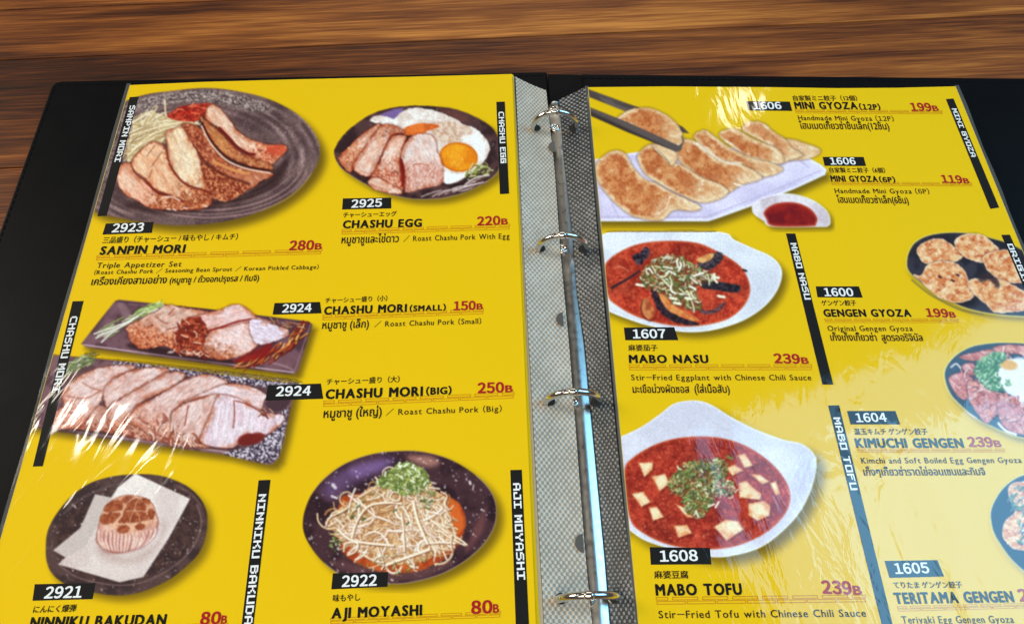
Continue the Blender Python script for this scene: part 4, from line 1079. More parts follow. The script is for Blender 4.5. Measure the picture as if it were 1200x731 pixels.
def art_garlic():
    A = Art((44, 548, 262, 716), 11); A.view(50, 550, 4.875)
    out = [(18, 420), (30, 345), (70, 265), (150, 165), (260, 82), (380, 42), (500, 27), (620, 27), (720, 47), (830, 97), (905, 170), (940, 260), (932, 380), (890, 480), (800, 570), (700, 640), (560, 700), (430, 718), (300, 702), (150, 662), (60, 600), (22, 520)]
    A.shadow(out, (6, 7), 8, .7)
    A.part('plate')
    A.texture(out, (62, 46, 48), (88, 66, 64), .06)
    A.texture([(60, 420), (90, 320), (200, 190), (360, 100), (520, 70), (680, 80), (830, 140), (895, 250), (880, 370), (800, 490), (660, 590), (520, 640), (360, 640), (180, 590), (90, 510)], (82, 58, 54), (58, 40, 42), .2, soft=2, alpha=.8)
    A.line([(880, 200), (905, 280), (890, 380), (820, 490), (690, 590), (540, 650), (380, 655), (200, 615), (90, 540)], 1.2, (140, 112, 110), alpha=.75)
    A.line([(120, 250), (230, 160), (380, 95), (500, 70)], 2.2, (120, 104, 106), alpha=.5, soft=1.6)
    A.line([(760, 90), (850, 140), (900, 200)], 2.5, (130, 96, 90), alpha=.6, soft=1.6)
    A.dots(330, out, .3, 1.1, [(226, 214, 206), (190, 170, 164), (140, 116, 110)], .85)
    A.dots(170, [(600, 580), (700, 400), (830, 240), (890, 300), (850, 440), (720, 560)], .3, .8, [(206, 190, 180), (40, 26, 28)], .7)
    A.part('paper')
    A.poly([(300, 140), (390, 158), (430, 100), (470, 200), (400, 420), (300, 560), (90, 540), (130, 500), (60, 460), (215, 332)], (198, 184, 178), sm=False, soft=.9)
    pap = [(530, 22), (842, 166), (720, 390), (575, 612), (440, 642), (90, 540), (135, 502), (240, 440), (330, 300), (430, 100)]
    A.poly(pap, 0, sm=False, soft=.9, fn=lambda X, Y, d: mix(mix(col((232, 222, 216)), col((214, 198, 194)), sstep(.3, .7, fbm(X * .03, Y * .03, 3))), col((186, 160, 156)), sstep(600, 690, Y + 0 * X) * .35))
    A.poly([(330, 420), (480, 500), (640, 420), (690, 300), (700, 380), (620, 490), (480, 540), (330, 500)], (176, 146, 140), soft=8, alpha=.55, lab=False)
    A.part('garlic_bulb')
    body = [(303, 395), (318, 312), (350, 222), (400, 170), (470, 144), (550, 149), (622, 185), (652, 250), (664, 312), (632, 372), (580, 432), (505, 462), (425, 478), (360, 460), (318, 428)]
    A.poly(body, 0, fn=lambda X, Y, d: mix(mix(col((226, 190, 172)), col((196, 140, 126)), sstep(.3, .7, fbm(X * .1, Y * .1, 5))), col((150, 86, 74)), sstep(-3.5, 0, d) * .7))
    for k in range(15):
        t = (k + A.rng.uniform(-.2, .2)) / 14; x0 = 316 + 326 * t; y0 = 345 + 30 * np.sin(t * 3.1) - 22 * max(0, t - .6) + A.rng.uniform(-8, 8)
        x1 = 345 + 240 * t; y1 = 450 + 20 * np.sin(t * 3.0) - 60 * max(0, t - .65)
        m = ((x0 + x1) / 2 + (t - .5) * 26, (y0 + y1) / 2)
        A.line([(x0, y0), m, (x1, y1)], 2.2, (240, 224, 214), alpha=.8, wid2=1.0, soft=.9)
        A.line([(x0 + 12, y0), (m[0] + 11, m[1]), (x1 + 9, y1)], 1.5, [(164, 96, 104), (190, 116, 104), (150, 80, 92)][k % 3], alpha=.7, wid2=.6, soft=.8)
    A.poly([(303, 395), (330, 440), (420, 470), (500, 460), (590, 430), (560, 452), (500, 472), (420, 482), (345, 468)], (150, 90, 84), soft=2.4, alpha=.45)
    A.part('garlic_cloves')
    top = [(330, 300), (350, 225), (400, 176), (470, 150), (550, 154), (615, 188), (642, 250), (630, 300), (590, 330), (540, 350), (450, 370), (400, 330), (350, 312)]
    A.texture(top, (224, 176, 146), (204, 146, 116), .25, rough=1.2, soft=1.0)
    def cell(X, Y, d):
        c = mix(col((172, 96, 62)), col((136, 66, 42)), sstep(.3, .7, fbm(X * .35, Y * .35, 4, 3)))
        return mix(c, col((112, 50, 32)), sstep(-1.6, .2, d) * .5)
    for q in ([(348, 238), (362, 200), (400, 177), (440, 176), (456, 200), (450, 228), (400, 240)], [(326, 290), (343, 257), (400, 247), (444, 246), (420, 286), (380, 309), (343, 311)], [(450, 180), (470, 155), (524, 150), (508, 166), (482, 186), (465, 193)],
              [(472, 216), (490, 186), (530, 164), (560, 176), (592, 206), (588, 240), (603, 276), (560, 297), (500, 302), (434, 302), (455, 264)], [(564, 170), (590, 161), (617, 180), (609, 196), (580, 193)], [(599, 240), (622, 221), (642, 245), (633, 277), (609, 277)],
              [(423, 345), (440, 321), (475, 317), (497, 332), (481, 357), (445, 364)], [(528, 325), (550, 307), (582, 311), (582, 333), (550, 347)]):
        A.poly(q, 0, fn=cell, rough=1.2, rs=.4, soft=.9)
    W = (222, 176, 146)
    for q, wd in (([(478, 236), (525, 232), (586, 240)], 1.1), ([(525, 232), (530, 200), (545, 172)], 1.1), ([(525, 232), (505, 268), (498, 300)], 1.0), ([(525, 232), (550, 262), (556, 296)], 1.0)):
        A.line(q, wd, W, alpha=.8, soft=.8)
    A.poly([(330, 316), (400, 322), (420, 356), (500, 362), (520, 345), (592, 335), (636, 300), (640, 340), (590, 372), (500, 386), (410, 384), (345, 360)], (226, 186, 164), soft=3, alpha=.35, rough=2)
    for k in range(14):
        x = 335 + k * 21
        A.line([(x, 345 + (k % 3) * 7), (x + 2, 385)], 1.2, (176, 104, 96), alpha=.55)
    return A

def art_moyashi():
    A = Art((350, 524, 604, 694), 13); A.view(340, 520, 4.3)
    out = [(64, 390), (75, 330), (110, 250), (180, 168), (280, 98), (400, 54), (520, 37), (650, 37), (780, 68), (880, 118), (970, 188), (1022, 260), (1040, 340), (1022, 430), (960, 520), (860, 602), (740, 662), (600, 697), (500, 703), (380, 696), (280, 670), (200, 622), (135, 560), (88, 490), (68, 440)]
    A.shadow(out, (8, 7), 8, .75)
    A.part('bowl')
    A.texture(out, (50, 30, 38), (74, 48, 54), .05)
    A.poly([(160, 220), (260, 130), (400, 80), (520, 65), (500, 120), (400, 160), (280, 230), (200, 280)], (112, 84, 128), soft=8, alpha=.7)
    A.poly([(300, 130), (420, 90), (490, 90), (450, 130), (350, 170)], (134, 104, 158), soft=6, alpha=.6)
    A.poly([(600, 60), (700, 60), (750, 95), (700, 115), (620, 90)], (190, 134, 118), soft=5, alpha=.75)
    A.poly([(900, 480), (960, 360), (985, 330), (970, 440), (890, 540)], (124, 76, 74), soft=4, alpha=.7)
    A.poly([(200, 600), (400, 680), (640, 680), (840, 590), (760, 600), (500, 640), (300, 590)], (110, 72, 72), soft=5, alpha=.7)
    A.line(smooth(A.tp(out))[48:108], 1.1, (176, 152, 152), raw=True, alpha=.75, sm=False)
    A.line(smooth(A.tp(out))[10:44], .9, (150, 130, 150), raw=True, alpha=.5, sm=False)
    A.dots(620, out, .3, 1.25, [(214, 196, 200), (236, 226, 226), (150, 124, 130)], .85)
    A.line([(215, 205), (228, 220)], 4, (206, 190, 200)); A.line([(210, 262), (235, 272)], 2.6, (214, 200, 206)); A.line([(925, 205), (920, 232)], 1.2, (220, 200, 200)); A.line([(905, 190), (908, 200)], 3, (206, 190, 190))
    A.part('broth')
    A.texture([(250, 300), (330, 250), (700, 240), (800, 265), (860, 310), (885, 380), (870, 460), (800, 560), (640, 640), (450, 640), (300, 580), (240, 480)], (196, 92, 38), (166, 66, 30), .08, soft=1.6, rough=1)
    A.poly([(800, 280), (850, 320), (872, 390), (855, 450), (820, 440), (800, 360)], (214, 104, 44), soft=2, alpha=.9)
    A.part('bean_sprouts')
    reg = [(178, 400), (250, 322), (330, 272), (430, 205), (520, 150), (620, 130), (705, 180), (725, 230), (785, 262), (800, 350), (835, 440), (830, 510), (740, 562), (600, 602), (480, 602), (370, 562), (280, 502), (228, 440)]
    A.texture(reg, (176, 122, 78), (222, 184, 138), .3, rough=4, soft=1.0)
    SP = [(240, 218, 188), (228, 196, 162), (246, 232, 210), (214, 170, 128), (234, 206, 168)]
    A.strands(170, reg, -.4, .8, 8, 24, .8, 1.6, [(214, 170, 122), (190, 134, 84), (226, 196, 150), (238, 214, 180)], .7, (130, 78, 46), lab=True)
    A.strands(26, [(220, 380), (430, 220), (560, 180), (500, 280), (300, 400), (230, 460)], -.7, .5, 5, 16, .8, 1.8, [(170, 160, 90), (214, 190, 130), (130, 130, 66)], .6, (90, 60, 30), lab=True)
    A.strands(100, reg, -.1, .9, 10, 34, .9, 1.9, SP, .8, (150, 98, 66), lab=True)
    A.strands(30, [(560, 280), (720, 260), (800, 400), (820, 500), (640, 580), (560, 460)], 1.1, .35, 20, 44, 1.2, 2.3, SP[:3], .4, (160, 112, 84), lab=True)
    A.strands(90, reg, .2, 1.0, 10, 30, 1.1, 2.3, [(240, 222, 206), (232, 208, 188), (246, 234, 222)], .7, (168, 116, 84), lab=True)
    for q, wd in (([(180, 410), (200, 370), (260, 340), (290, 320)], 1.6), ([(310, 470), (340, 380), (400, 310), (500, 295), (560, 300)], 2.4), ([(240, 430), (300, 480), (400, 500), (520, 510)], 2.8), ([(270, 540), (280, 500), (340, 500), (330, 540), (290, 560)], 1.7),
                  ([(500, 270), (520, 240), (550, 250), (550, 280), (520, 285), (505, 270)], 1.8), ([(560, 350), (570, 430), (575, 540)], 2.2), ([(480, 610), (560, 580), (660, 545), (700, 530)], 3.2), ([(700, 500), (760, 495), (830, 500)], 2.2), ([(620, 290), (640, 380), (690, 500)], 3.4), ([(800, 330), (780, 300), (790, 260), (760, 240)], 1.4),
                  ([(790, 350), (810, 380), (790, 400), (820, 410)], 1.3), ([(440, 520), (470, 600), (460, 630)], 1.8), ([(600, 580), (620, 600), (625, 625)], 1.8), ([(815, 460), (810, 500), (815, 540)], 1.2), ([(370, 560), (430, 590), (470, 595)], 1.7)):
        A.line(np.array(q) + 4, wd + .8, (110, 58, 34), alpha=.6); A.line(q, wd, (242, 220, 192), lab=True); A.line(np.array(q) - 1.5, wd * .4, (252, 242, 228), alpha=.6)
    A.part('green_onion')
    hp = [(430, 205), (470, 155), (535, 105), (600, 92), (665, 125), (705, 175), (690, 210), (630, 250), (560, 255), (500, 225)]
    A.texture(hp, (110, 120, 60), (170, 176, 100), .3, rough=3, soft=1)
    A.strands(120, hp, .3, 1.4, 2.5, 7, .9, 2.2, GREENS, .7, (70, 72, 30), lab=True)
    A.strands(22, [(530, 120), (600, 95), (660, 130), (620, 200), (560, 180)], .9, 1.2, 3, 6, 1.2, 2.4, [(226, 232, 190), (240, 240, 214), (206, 214, 140)], .5, (90, 100, 40), lab=True)
    A.strands(36, [(640, 230), (740, 240), (700, 320), (640, 310)], .5, 1.2, 2.5, 6, .8, 1.6, GREENS + CREAM, .6, (80, 60, 30), lab=True)
    A.strands(22, [(200, 470), (260, 480), (250, 540), (210, 530)], .5, 1.3, 2, 5, .8, 1.5, GREENS, .6, (50, 40, 30), lab=True)
    A.strands(28, [(480, 560), (560, 560), (760, 590), (720, 620), (540, 660), (320, 600)], .2, 1.4, 2, 5, .8, 1.4, GREENS, .6, (90, 50, 30))
    for x, y in ((520, 340), (365, 385), (310, 370), (585, 405), (335, 320), (700, 295)):
        A.line([(x, y), (x + 14, y - 10)], 2.2, (70, 84, 44), alpha=.85)
    return A

def gyoza(A, pts, seed, tip=None, ang=.6, toast=.9):
    p = smooth(A.tp(pts)); p = (p - p.mean(0)) * 1.07 + p.mean(0); w = A.win(p, 6)
    if w is None:
        return
    d = A.sdf(p, w); X, Y = A.X[w], A.Y[w]
    d = d + 1.2 * (fbm(X * .25, Y * .25, seed, 2) - .5)
    A.put(w, (1 - sstep(-1, 3.2, d)) * .45, col((90, 60, 50)), False)
    u = X * np.cos(ang) + Y * np.sin(ang); v = -X * np.sin(ang) + Y * np.cos(ang)
    c = mix(col((238, 206, 164)), col((222, 178, 130)), sstep(.3, .7, fbm(u * .06, v * .16, seed + 3)))
    n = fbm(X * .14, Y * .14, seed + 7, 3); n2 = fbm(X * .5, Y * .5, seed + 9, 2)
    q = (p - p.mean(0)) @ np.array([np.cos(ang), np.sin(ang)]); lo, hi = q.min(), q.max()
    t = ((X - p[:, 0].mean()) * np.cos(ang) + (Y - p[:, 1].mean()) * np.sin(ang) - lo) / (hi - lo)
    m = sstep(.8, 6.0, -d + 7 * (fbm(X * .22, Y * .22, seed + 21, 3) - .5))
    m = m * (1 - sstep(.6, .95, t + (n - .5) * .5)) * toast * (.55 + .45 * sstep(.28, .5, n + .12))
    brown = mix(col((216, 146, 92)), col((184, 100, 56)), sstep(.35, .7, n2 * .35 + n * .65))
    c = mix(c, brown, m)
    c = mix(c, col((150, 70, 34)), .5 * m * sstep(.62, .8, n2))
    c = mix(c, col((252, 238, 214)), .55 * sstep(.6, .8, fbm(u * .1, v * .4, seed + 13, 2)) * (1 - m))
    c = c * (1 + .12 * (n2 - .5))[..., None]
    c = mix(c, col((172, 122, 84)), sstep(-2.2, 0, d) * .35)
    A.part('dumpling')
    A.put(w, 1 - sstep(-.6, .6, d), np.clip(c, 0, 1))

def art_gyoza():
    A = Art((684, 98, 978, 272), 15); A.view(0, 0, 1)
    tray = [(690, 188), (735, 180), (800, 170), (905, 175), (946, 184), (962, 193), (969, 199), (967, 205), (930, 222), (880, 242), (838, 257), (830, 259.5), (700, 259.5), (690, 259)]
    A.shadow(tray, (4, 7), 7, .8, sm=False)
    A.part('tray')
    A.poly(tray, 0, sm=False, soft=1.0, fn=lambda X, Y, d: mix(mix(col((226, 216, 236)), col((206, 194, 220)), sstep(.3, .7, fbm(X * .02, Y * .03, 4))), col((240, 236, 246)), sstep(-3.5, -2.4, d) * .7))
    A.line([(700, 254), (826, 254.5), (840, 250), (900, 226), (962, 200)], 1.2, (178, 164, 194), alpha=.7, sm=False)
    A.line([(712, 218), (718, 240), (726, 256)], 1.4, (180, 166, 196), alpha=.6)
    A.line([(934, 186), (948, 196)], 2, (184, 168, 192), alpha=.6, soft=1.3)
    A.view(660, 80, 3.993)
    gyoza(A, [(1010, 350), (1060, 335), (1120, 350), (1198, 383), (1160, 418), (1070, 430), (1020, 420)], 71, ang=.3, toast=.25)
    gyoza(A, [(845, 290), (880, 258), (940, 262), (985, 300), (1035, 332), (1065, 372), (1115, 402), (1060, 425), (1010, 435), (985, 375), (900, 325)], 72, ang=.5, toast=.85)
    gyoza(A, [(742, 305), (800, 288), (862, 318), (930, 350), (1000, 380), (1022, 435), (960, 445), (880, 422), (800, 372), (750, 335)], 73, ang=.5, toast=1)
    gyoza(A, [(622, 322), (670, 298), (722, 330), (790, 380), (880, 420), (960, 440), (1014, 465), (980, 492), (900, 502), (820, 455), (740, 432), (680, 392), (640, 352)], 74, ang=.5, toast=.95)
    gyoza(A, [(538, 392), (570, 343), (620, 348), (680, 398), (740, 438), (820, 450), (900, 488), (914, 516), (820, 545), (760, 578), (690, 545), (620, 495), (560, 445)], 75, ang=.55, toast=1)
    A.line([(625, 350), (690, 400), (760, 440), (830, 445)], 2.0, (252, 240, 222), alpha=.75, soft=1.2)
    gyoza(A, [(362, 412), (400, 373), (450, 368), (500, 430), (560, 460), (640, 510), (720, 540), (757, 570), (730, 602), (640, 622), (560, 592), (480, 552), (400, 502), (368, 455)], 76, ang=.6, toast=1)
    gyoza(A, [(158, 482), (188, 430), (240, 398), (292, 408), (332, 470), (380, 520), (430, 540), (500, 580), (622, 640), (590, 662), (510, 658), (450, 702), (350, 692), (280, 652), (210, 582), (176, 532)], 77, ang=.62, toast=1)
    A.line([(440, 680), (480, 655), (500, 600)], 1.6, (250, 240, 220), alpha=.7, soft=1)
    A.line([(800, 540), (840, 552)], 1.6, (255, 250, 245), alpha=.9)
    A.part('chopstick')
    up = [(95, 90), (112, 132), (250, 187), (360, 230), (500, 284), (480, 238), (400, 200), (300, 165)]
    A.texture(up, (82, 70, 66), (104, 92, 88), .3, .2, .4, sm=False)
    A.part('chopstick_tip'); A.texture([(450, 224), (560, 275), (590, 306), (560, 303), (440, 262)], (82, 70, 66), (104, 92, 88), .3, .2, .4, sm=False)
    gyoza(A, [(262, 245), (320, 200), (400, 193), (470, 218), (532, 270), (553, 330), (532, 368), (480, 360), (400, 322), (330, 282)], 78, ang=.1, toast=1)
    gyoza(A, [(420, 362), (470, 365), (522, 395), (528, 430), (505, 452), (485, 430), (450, 400)], 79, ang=.6, toast=.1)
    A.line([(425, 365), (470, 410), (500, 445)], .9, (140, 120, 100), alpha=.7)
    A.line([(555, 320), (560, 350), (530, 375)], 2.4, (110, 90, 84), alpha=.8)
    A.part('chopstick')
    lo = [(95, 168), (112, 178), (300, 252), (540, 362), (560, 350), (552, 385), (530, 392), (300, 300), (120, 220), (95, 208)]
    A.poly(lo, 0, sm=False, fn=lambda X, Y, d: mix(col((96, 84, 80)), col((62, 52, 50)), sstep(-1, 2.5, (Y - (X - 688) * .47 - 128))))
    # sauce dish
    A.view(830, 130, 5.22)
    o = [(268, 592), (300, 552), (380, 520), (470, 507), (560, 519), (650, 553), (722, 610), (744, 660), (735, 702), (660, 708), (400, 708), (335, 672), (280, 632)]
    A.cur = 1; A.shadow(o, (4, 4), 5, .75)
    A.part('sauce_dish')
    A.poly(o, 0, fn=lambda X, Y, d: mix(col((232, 222, 224)), col((206, 188, 194)), sstep(.3, .7, fbm(X * .06, Y * .06, 4))))
    A.line(smooth(np.array(o) * 1.0, 4)[:44], 1.2, (248, 244, 246), alpha=.7, sm=False)
    A.part('sauce')
    A.poly([(340, 620), (380, 580), (450, 560), (540, 562), (620, 595), (665, 650), (660, 690), (630, 706), (400, 706), (355, 660)], 0, soft=1.2, fn=lambda X, Y, d: mix(mix(col((150, 34, 28)), col((116, 20, 30)), sstep(.3, .7, fbm(X * .07, Y * .07, 9))), col((200, 82, 52)), sstep(-4, 0, d) * .75))
    return A

def stew(A, reg, seed, base=((158, 46, 30), (198, 76, 50))):
    A.part('sauce')
    def fn(X, Y, d):
        n = fbm(X * .12, Y * .12, seed, 3); n2 = fbm(X * .5, Y * .5, seed + 3, 2)
        c = mix(col(base[0]), col(base[1]), sstep(.3, .7, n * .75 + n2 * .25)) * (.82 + .36 * fbm(X * .05, Y * .05, seed + 9, 2))[..., None]
        c = mix(c, col((234, 122, 88)), .5 * sstep(.64, .8, n2))
        c = mix(c, col((96, 16, 12)), .45 * (1 - sstep(.18, .32, n2)))
        return mix(c, col((214, 96, 48)), sstep(-4, 0, d) * .6)
    A.poly(reg, 0, fn=fn, soft=1.1)

def art_nasu():
    A = Art((694, 262, 934, 402), 17); A.view(690, 250, 4.444)
    out = [(20, 140), (65, 112), (130, 94), (300, 92), (680, 96), (760, 138), (860, 183), (940, 218), (992, 265), (1007, 320), (982, 400), (920, 480), (820, 550), (700, 595), (580, 617), (460, 614), (300, 582), (180, 542), (90, 505), (20, 470)]
    A.shadow(out, (6, 7), 7, .75)
    A.part('plate')
    A.poly(out, 0, fn=lambda X, Y, d: mix(mix(col((232, 232, 236)), col((214, 214, 222)), sstep(.3, .7, fbm(X * .02, Y * .02, 3))), col((246, 246, 248)), sstep(-2.5, -1, d) * .6))
    A.poly([(840, 300), (960, 300), (940, 420), (800, 540), (820, 460), (850, 380)], (204, 204, 214), soft=8, alpha=.5)
    sauce = [(83, 300), (100, 245), (180, 190), (280, 155), (420, 143), (560, 153), (650, 188), (740, 238), (802, 290), (838, 370), (832, 440), (782, 510), (700, 560), (560, 587), (420, 582), (260, 542), (150, 482), (100, 430)]
    stew(A, sauce, 21)
    DK = (44, 34, 44)
    A.part('eggplant')
    A.texture([(232, 215), (270, 200), (295, 175), (320, 205), (300, 240), (270, 268), (245, 262)], (30, 22, 30), (84, 70, 82), .4, rough=2.2)
    A.line([(120, 388), (190, 348), (265, 300)], 3.2, (58, 38, 44), lab=True, wid2=2.4)
    A.texture([(322, 395), (350, 405), (400, 470), (450, 520), (540, 562), (570, 576), (520, 584), (430, 560), (370, 510), (335, 450)], (36, 26, 34), (70, 50, 60), .4, rough=1.5)
    A.texture([(580, 352), (640, 352), (780, 375), (775, 412), (690, 402), (600, 390)], (34, 28, 36), (64, 56, 66), .4, rough=1.2)
    A.texture([(565, 262), (610, 245), (650, 205), (695, 208), (695, 240), (640, 290), (590, 290)], (44, 36, 44), (90, 76, 84), .4, rough=1.5)
    A.texture([(580, 500), (640, 505), (710, 460), (690, 500), (640, 525), (590, 520)], (60, 40, 46), (110, 80, 84), .4, rough=1)
    A.line([(805, 295), (820, 300)], 2.6, DK)
    A.part('eggplant_flesh')
    A.texture([(362, 405), (400, 430), (450, 482), (560, 540), (565, 560), (500, 548), (430, 515), (385, 470)], (206, 110, 60), (226, 150, 84), .2, rough=1)
    A.texture([(560, 240), (600, 218), (650, 205), (640, 235), (590, 258)], (226, 176, 110), (206, 130, 76), .2, rough=1)
    A.texture([(272, 465), (305, 440), (328, 478), (345, 520), (318, 550), (285, 530)], (206, 128, 78), (160, 76, 44), .15, rough=.8)
    A.line([(280, 450), (272, 500), (290, 540), (320, 560), (350, 545)], 1.4, (60, 20, 20), alpha=.7)
    A.line([(130, 285), (170, 278), (205, 300)], 1.0, (226, 150, 120), alpha=.8)
    A.part('green_onion')
    hp = [(265, 335), (320, 260), (370, 228), (470, 222), (540, 262), (620, 300), (680, 345), (600, 360), (560, 400), (590, 480), (540, 505), (440, 470), (380, 410), (300, 390)]
    A.texture(hp, (112, 66, 44), (140, 120, 70), .25, rough=3, alpha=.8, soft=1.4)
    A.strands(210, hp, .5, 1.3, 2.5, 8, .8, 1.9, GREENS[:5] + [(238, 226, 200), (220, 190, 160), (206, 150, 110)], .6, (60, 46, 26), lab=True)
    A.strands(22, hp, .9, .6, 7, 13, 1.4, 2.6, [(242, 236, 214), (226, 224, 180)], .4, (90, 60, 40), lab=True)
    for x, y in ((265, 370), (440, 440), (460, 465), (690, 430), (660, 330), (520, 440)):
        A.line([(x - 16, y), (x + 16, y + 6)], 3.0, (240, 234, 206), lab=True)
    return A

def pancake(A, pts, seed):
    p = smooth(A.tp(pts)); p = (p - p.mean(0)) * 1.08 + p.mean(0); w = A.win(p, 5)
    if w is None:
        return
    d = A.sdf(p, w); X, Y = A.X[w], A.Y[w]
    d = d + 1.6 * (fbm(X * .35, Y * .35, seed, 2) - .5)
    A.put(w, (1 - sstep(-1, 2, d)) * .5, col((20, 14, 16)), False)
    n = fbm(X * .18, Y * .3, seed + 3, 3); n2 = fbm(X * .5, Y * .5, seed + 5, 2)
    c = mix(col((236, 190, 140)), col((212, 126, 74)), sstep(.25, .72, n))
    c = mix(c, col((150, 60, 44)), .8 * sstep(.6, .8, n2 * .4 + n * .6))
    c = mix(c, col((250, 232, 206)), .6 * sstep(.6, .76, fbm(X * .4 + 9, Y * .4, seed + 8, 2)))
    c = mix(c, col((244, 222, 200)), sstep(-2.2, -.4, d) * .55)
    A.part('pan_fried_dumpling'); A.put(w, 1 - sstep(-.5, .5, d), np.clip(c, 0, 1))

def art_gengen():
    A = Art((1050, 268, 1262, 392), 19); A.view(1060, 265, 6.964)
    out = [(12, 312), (25, 220), (80, 130), (180, 75), (300, 52), (440, 47), (560, 60), (700, 92), (830, 130), (980, 200), (1120, 300), (1240, 420), (1290, 560), (1240, 680), (1080, 740), (900, 740), (760, 728), (620, 706), (480, 668), (340, 602), (200, 520), (90, 430), (30, 370)]
    A.shadow(out, (3, 4), 5, .6)
    A.part('plate')
    A.poly(np.array(out), (236, 214, 120), soft=1.2)
    A.poly((np.array(out) - np.array([640, 400])) * np.array([.986, .974]) + np.array([640, 398]), 0, soft=.8, fn=lambda X, Y, d: mix(col((40, 38, 46)), col((62, 58, 68)), sstep(.3, .7, fbm(X * .06, Y * .06, 3))))
    A.line([(60, 440), (190, 545), (330, 625), (480, 690), (640, 720)], 1.6, (96, 92, 104), alpha=.7)
    pancake(A, [(112, 205), (150, 150), (220, 118), (300, 110), (370, 150), (452, 210), (462, 250), (400, 287), (330, 302), (220, 302), (158, 287)], 41)
    pancake(A, [(418, 140), (470, 83), (560, 68), (650, 88), (712, 140), (755, 180), (730, 220), (662, 262), (630, 294), (540, 267), (468, 222)], 42)
    pancake(A, [(648, 270), (690, 230), (790, 203), (862, 220), (940, 330), (1000, 440), (880, 455), (780, 435), (690, 362)], 43)
    pancake(A, [(92, 400), (150, 402), (190, 330), (280, 300), (390, 304), (472, 360), (502, 420), (552, 545), (490, 602), (400, 612), (300, 582), (218, 522), (158, 462)], 44)
    pancake(A, [(528, 472), (580, 438), (680, 440), (760, 440), (850, 470), (1000, 560), (1040, 660), (870, 692), (740, 692), (680, 640), (580, 552)], 45)
    A.poly([(600, 400), (700, 385), (780, 470), (760, 500), (690, 440), (620, 460)], (60, 44, 48), soft=2.5, alpha=.85, rough=2)
    for x, y in ((425, 395), (385, 440), (280, 410)):
        A.line([(x, y), (x + 18, y + 8)], 2.2, (60, 30, 34))
    return A

def art_kimuchi():
    A = Art((1094, 392, 1262, 540), 23); A.view(1100, 395, 5.85)
    out = [(32, 262), (58, 180), (130, 108), (230, 58), (350, 38), (450, 33), (600, 42), (760, 90), (880, 200), (930, 340), (900, 520), (800, 650), (680, 700), (560, 690), (480, 668), (380, 622), (260, 562), (150, 472), (70, 382)]
    A.shadow(out, (4, 5), 6, .6)
    A.part('plate')
    A.poly(out, (236, 214, 130), soft=1.2)
    A.poly((np.array(out) - np.array([480, 360])) * .978 + np.array([480, 359]), 0, soft=.8, fn=lambda X, Y, d: mix(col((40, 46, 58)), col((56, 66, 80)), sstep(.3, .7, fbm(X * .06, Y * .06, 3))))
    for k, q in enumerate(([(140, 130), (260, 100), (380, 80), (420, 110), (330, 150), (230, 165), (160, 150)], [(375, 70), (460, 50), (600, 60), (720, 120), (700, 180), (560, 120), (400, 100)], [(70, 290), (120, 245), (200, 250), (260, 330), (230, 400), (170, 430), (110, 380)], [(160, 190), (240, 180), (260, 250), (220, 260), (180, 240)],
                           [(200, 300), (300, 320), (420, 400), (440, 480), (390, 540), (330, 590), (270, 530), (210, 430)], [(400, 400), (480, 400), (620, 480), (700, 560), (640, 660), (540, 660), (430, 590)])):
        A.meat('pork_slice', q, (226, 170, 160), (196, 104, 96), (140, 60, 58), 1.6, ang=.7, crust=.5, c0=.5, ccol=((170, 60, 50), (226, 150, 120)), seed=k, hi=.5)
    A.line([(85, 205), (120, 182), (150, 210)], 2.2, (216, 200, 196)); A.line([(410, 590), (460, 640), (530, 665)], 3, (236, 214, 206)); A.line([(205, 520), (260, 555)], 1.8, (230, 200, 190))
    A.part('kimchi')
    A.strands(90, [(90, 280), (200, 200), (320, 140), (480, 80), (640, 160), (700, 420), (600, 620), (420, 560), (260, 500)], .7, .9, 4, 12, 1, 2.4, [(214, 120, 104), (180, 70, 62), (232, 184, 168), (196, 96, 70), (226, 150, 120)], .7, (110, 50, 46), lab=True)
    A.part('egg_white')
    A.poly([(400, 200), (470, 150), (600, 150), (720, 220), (760, 340), (700, 440), (600, 470), (500, 400), (420, 340)], (236, 230, 228), rough=3.0, soft=2)
    A.part('egg_yolk'); A.poly(ell(480, 190, 62, 34, 8), (226, 166, 80), soft=2)
    A.part('green_onion')
    hp = [(245, 230), (280, 160), (370, 105), (470, 120), (430, 170), (400, 230), (420, 300), (440, 370), (360, 360), (290, 310)]
    A.texture(hp, (96, 140, 90), (150, 186, 130), .25, rough=3, soft=1.3)
    A.strands(110, hp, .5, 1.4, 2.5, 6, .9, 2.0, [(90, 150, 80), (140, 184, 120), (206, 222, 190), (70, 120, 66)], .7, (50, 70, 40), lab=True)
    A.strands(8, [(460, 290), (500, 300), (500, 330), (470, 330)], .5, 1, 3, 5, 1, 2, [(110, 150, 90)], .4, lab=True)
    A.strands(26, [(440, 380), (580, 450), (580, 520), (480, 470)], .9, .5, 6, 14, 1, 2, [(226, 130, 96), (236, 196, 170), (190, 70, 50)], .4, (110, 40, 30))
    return A

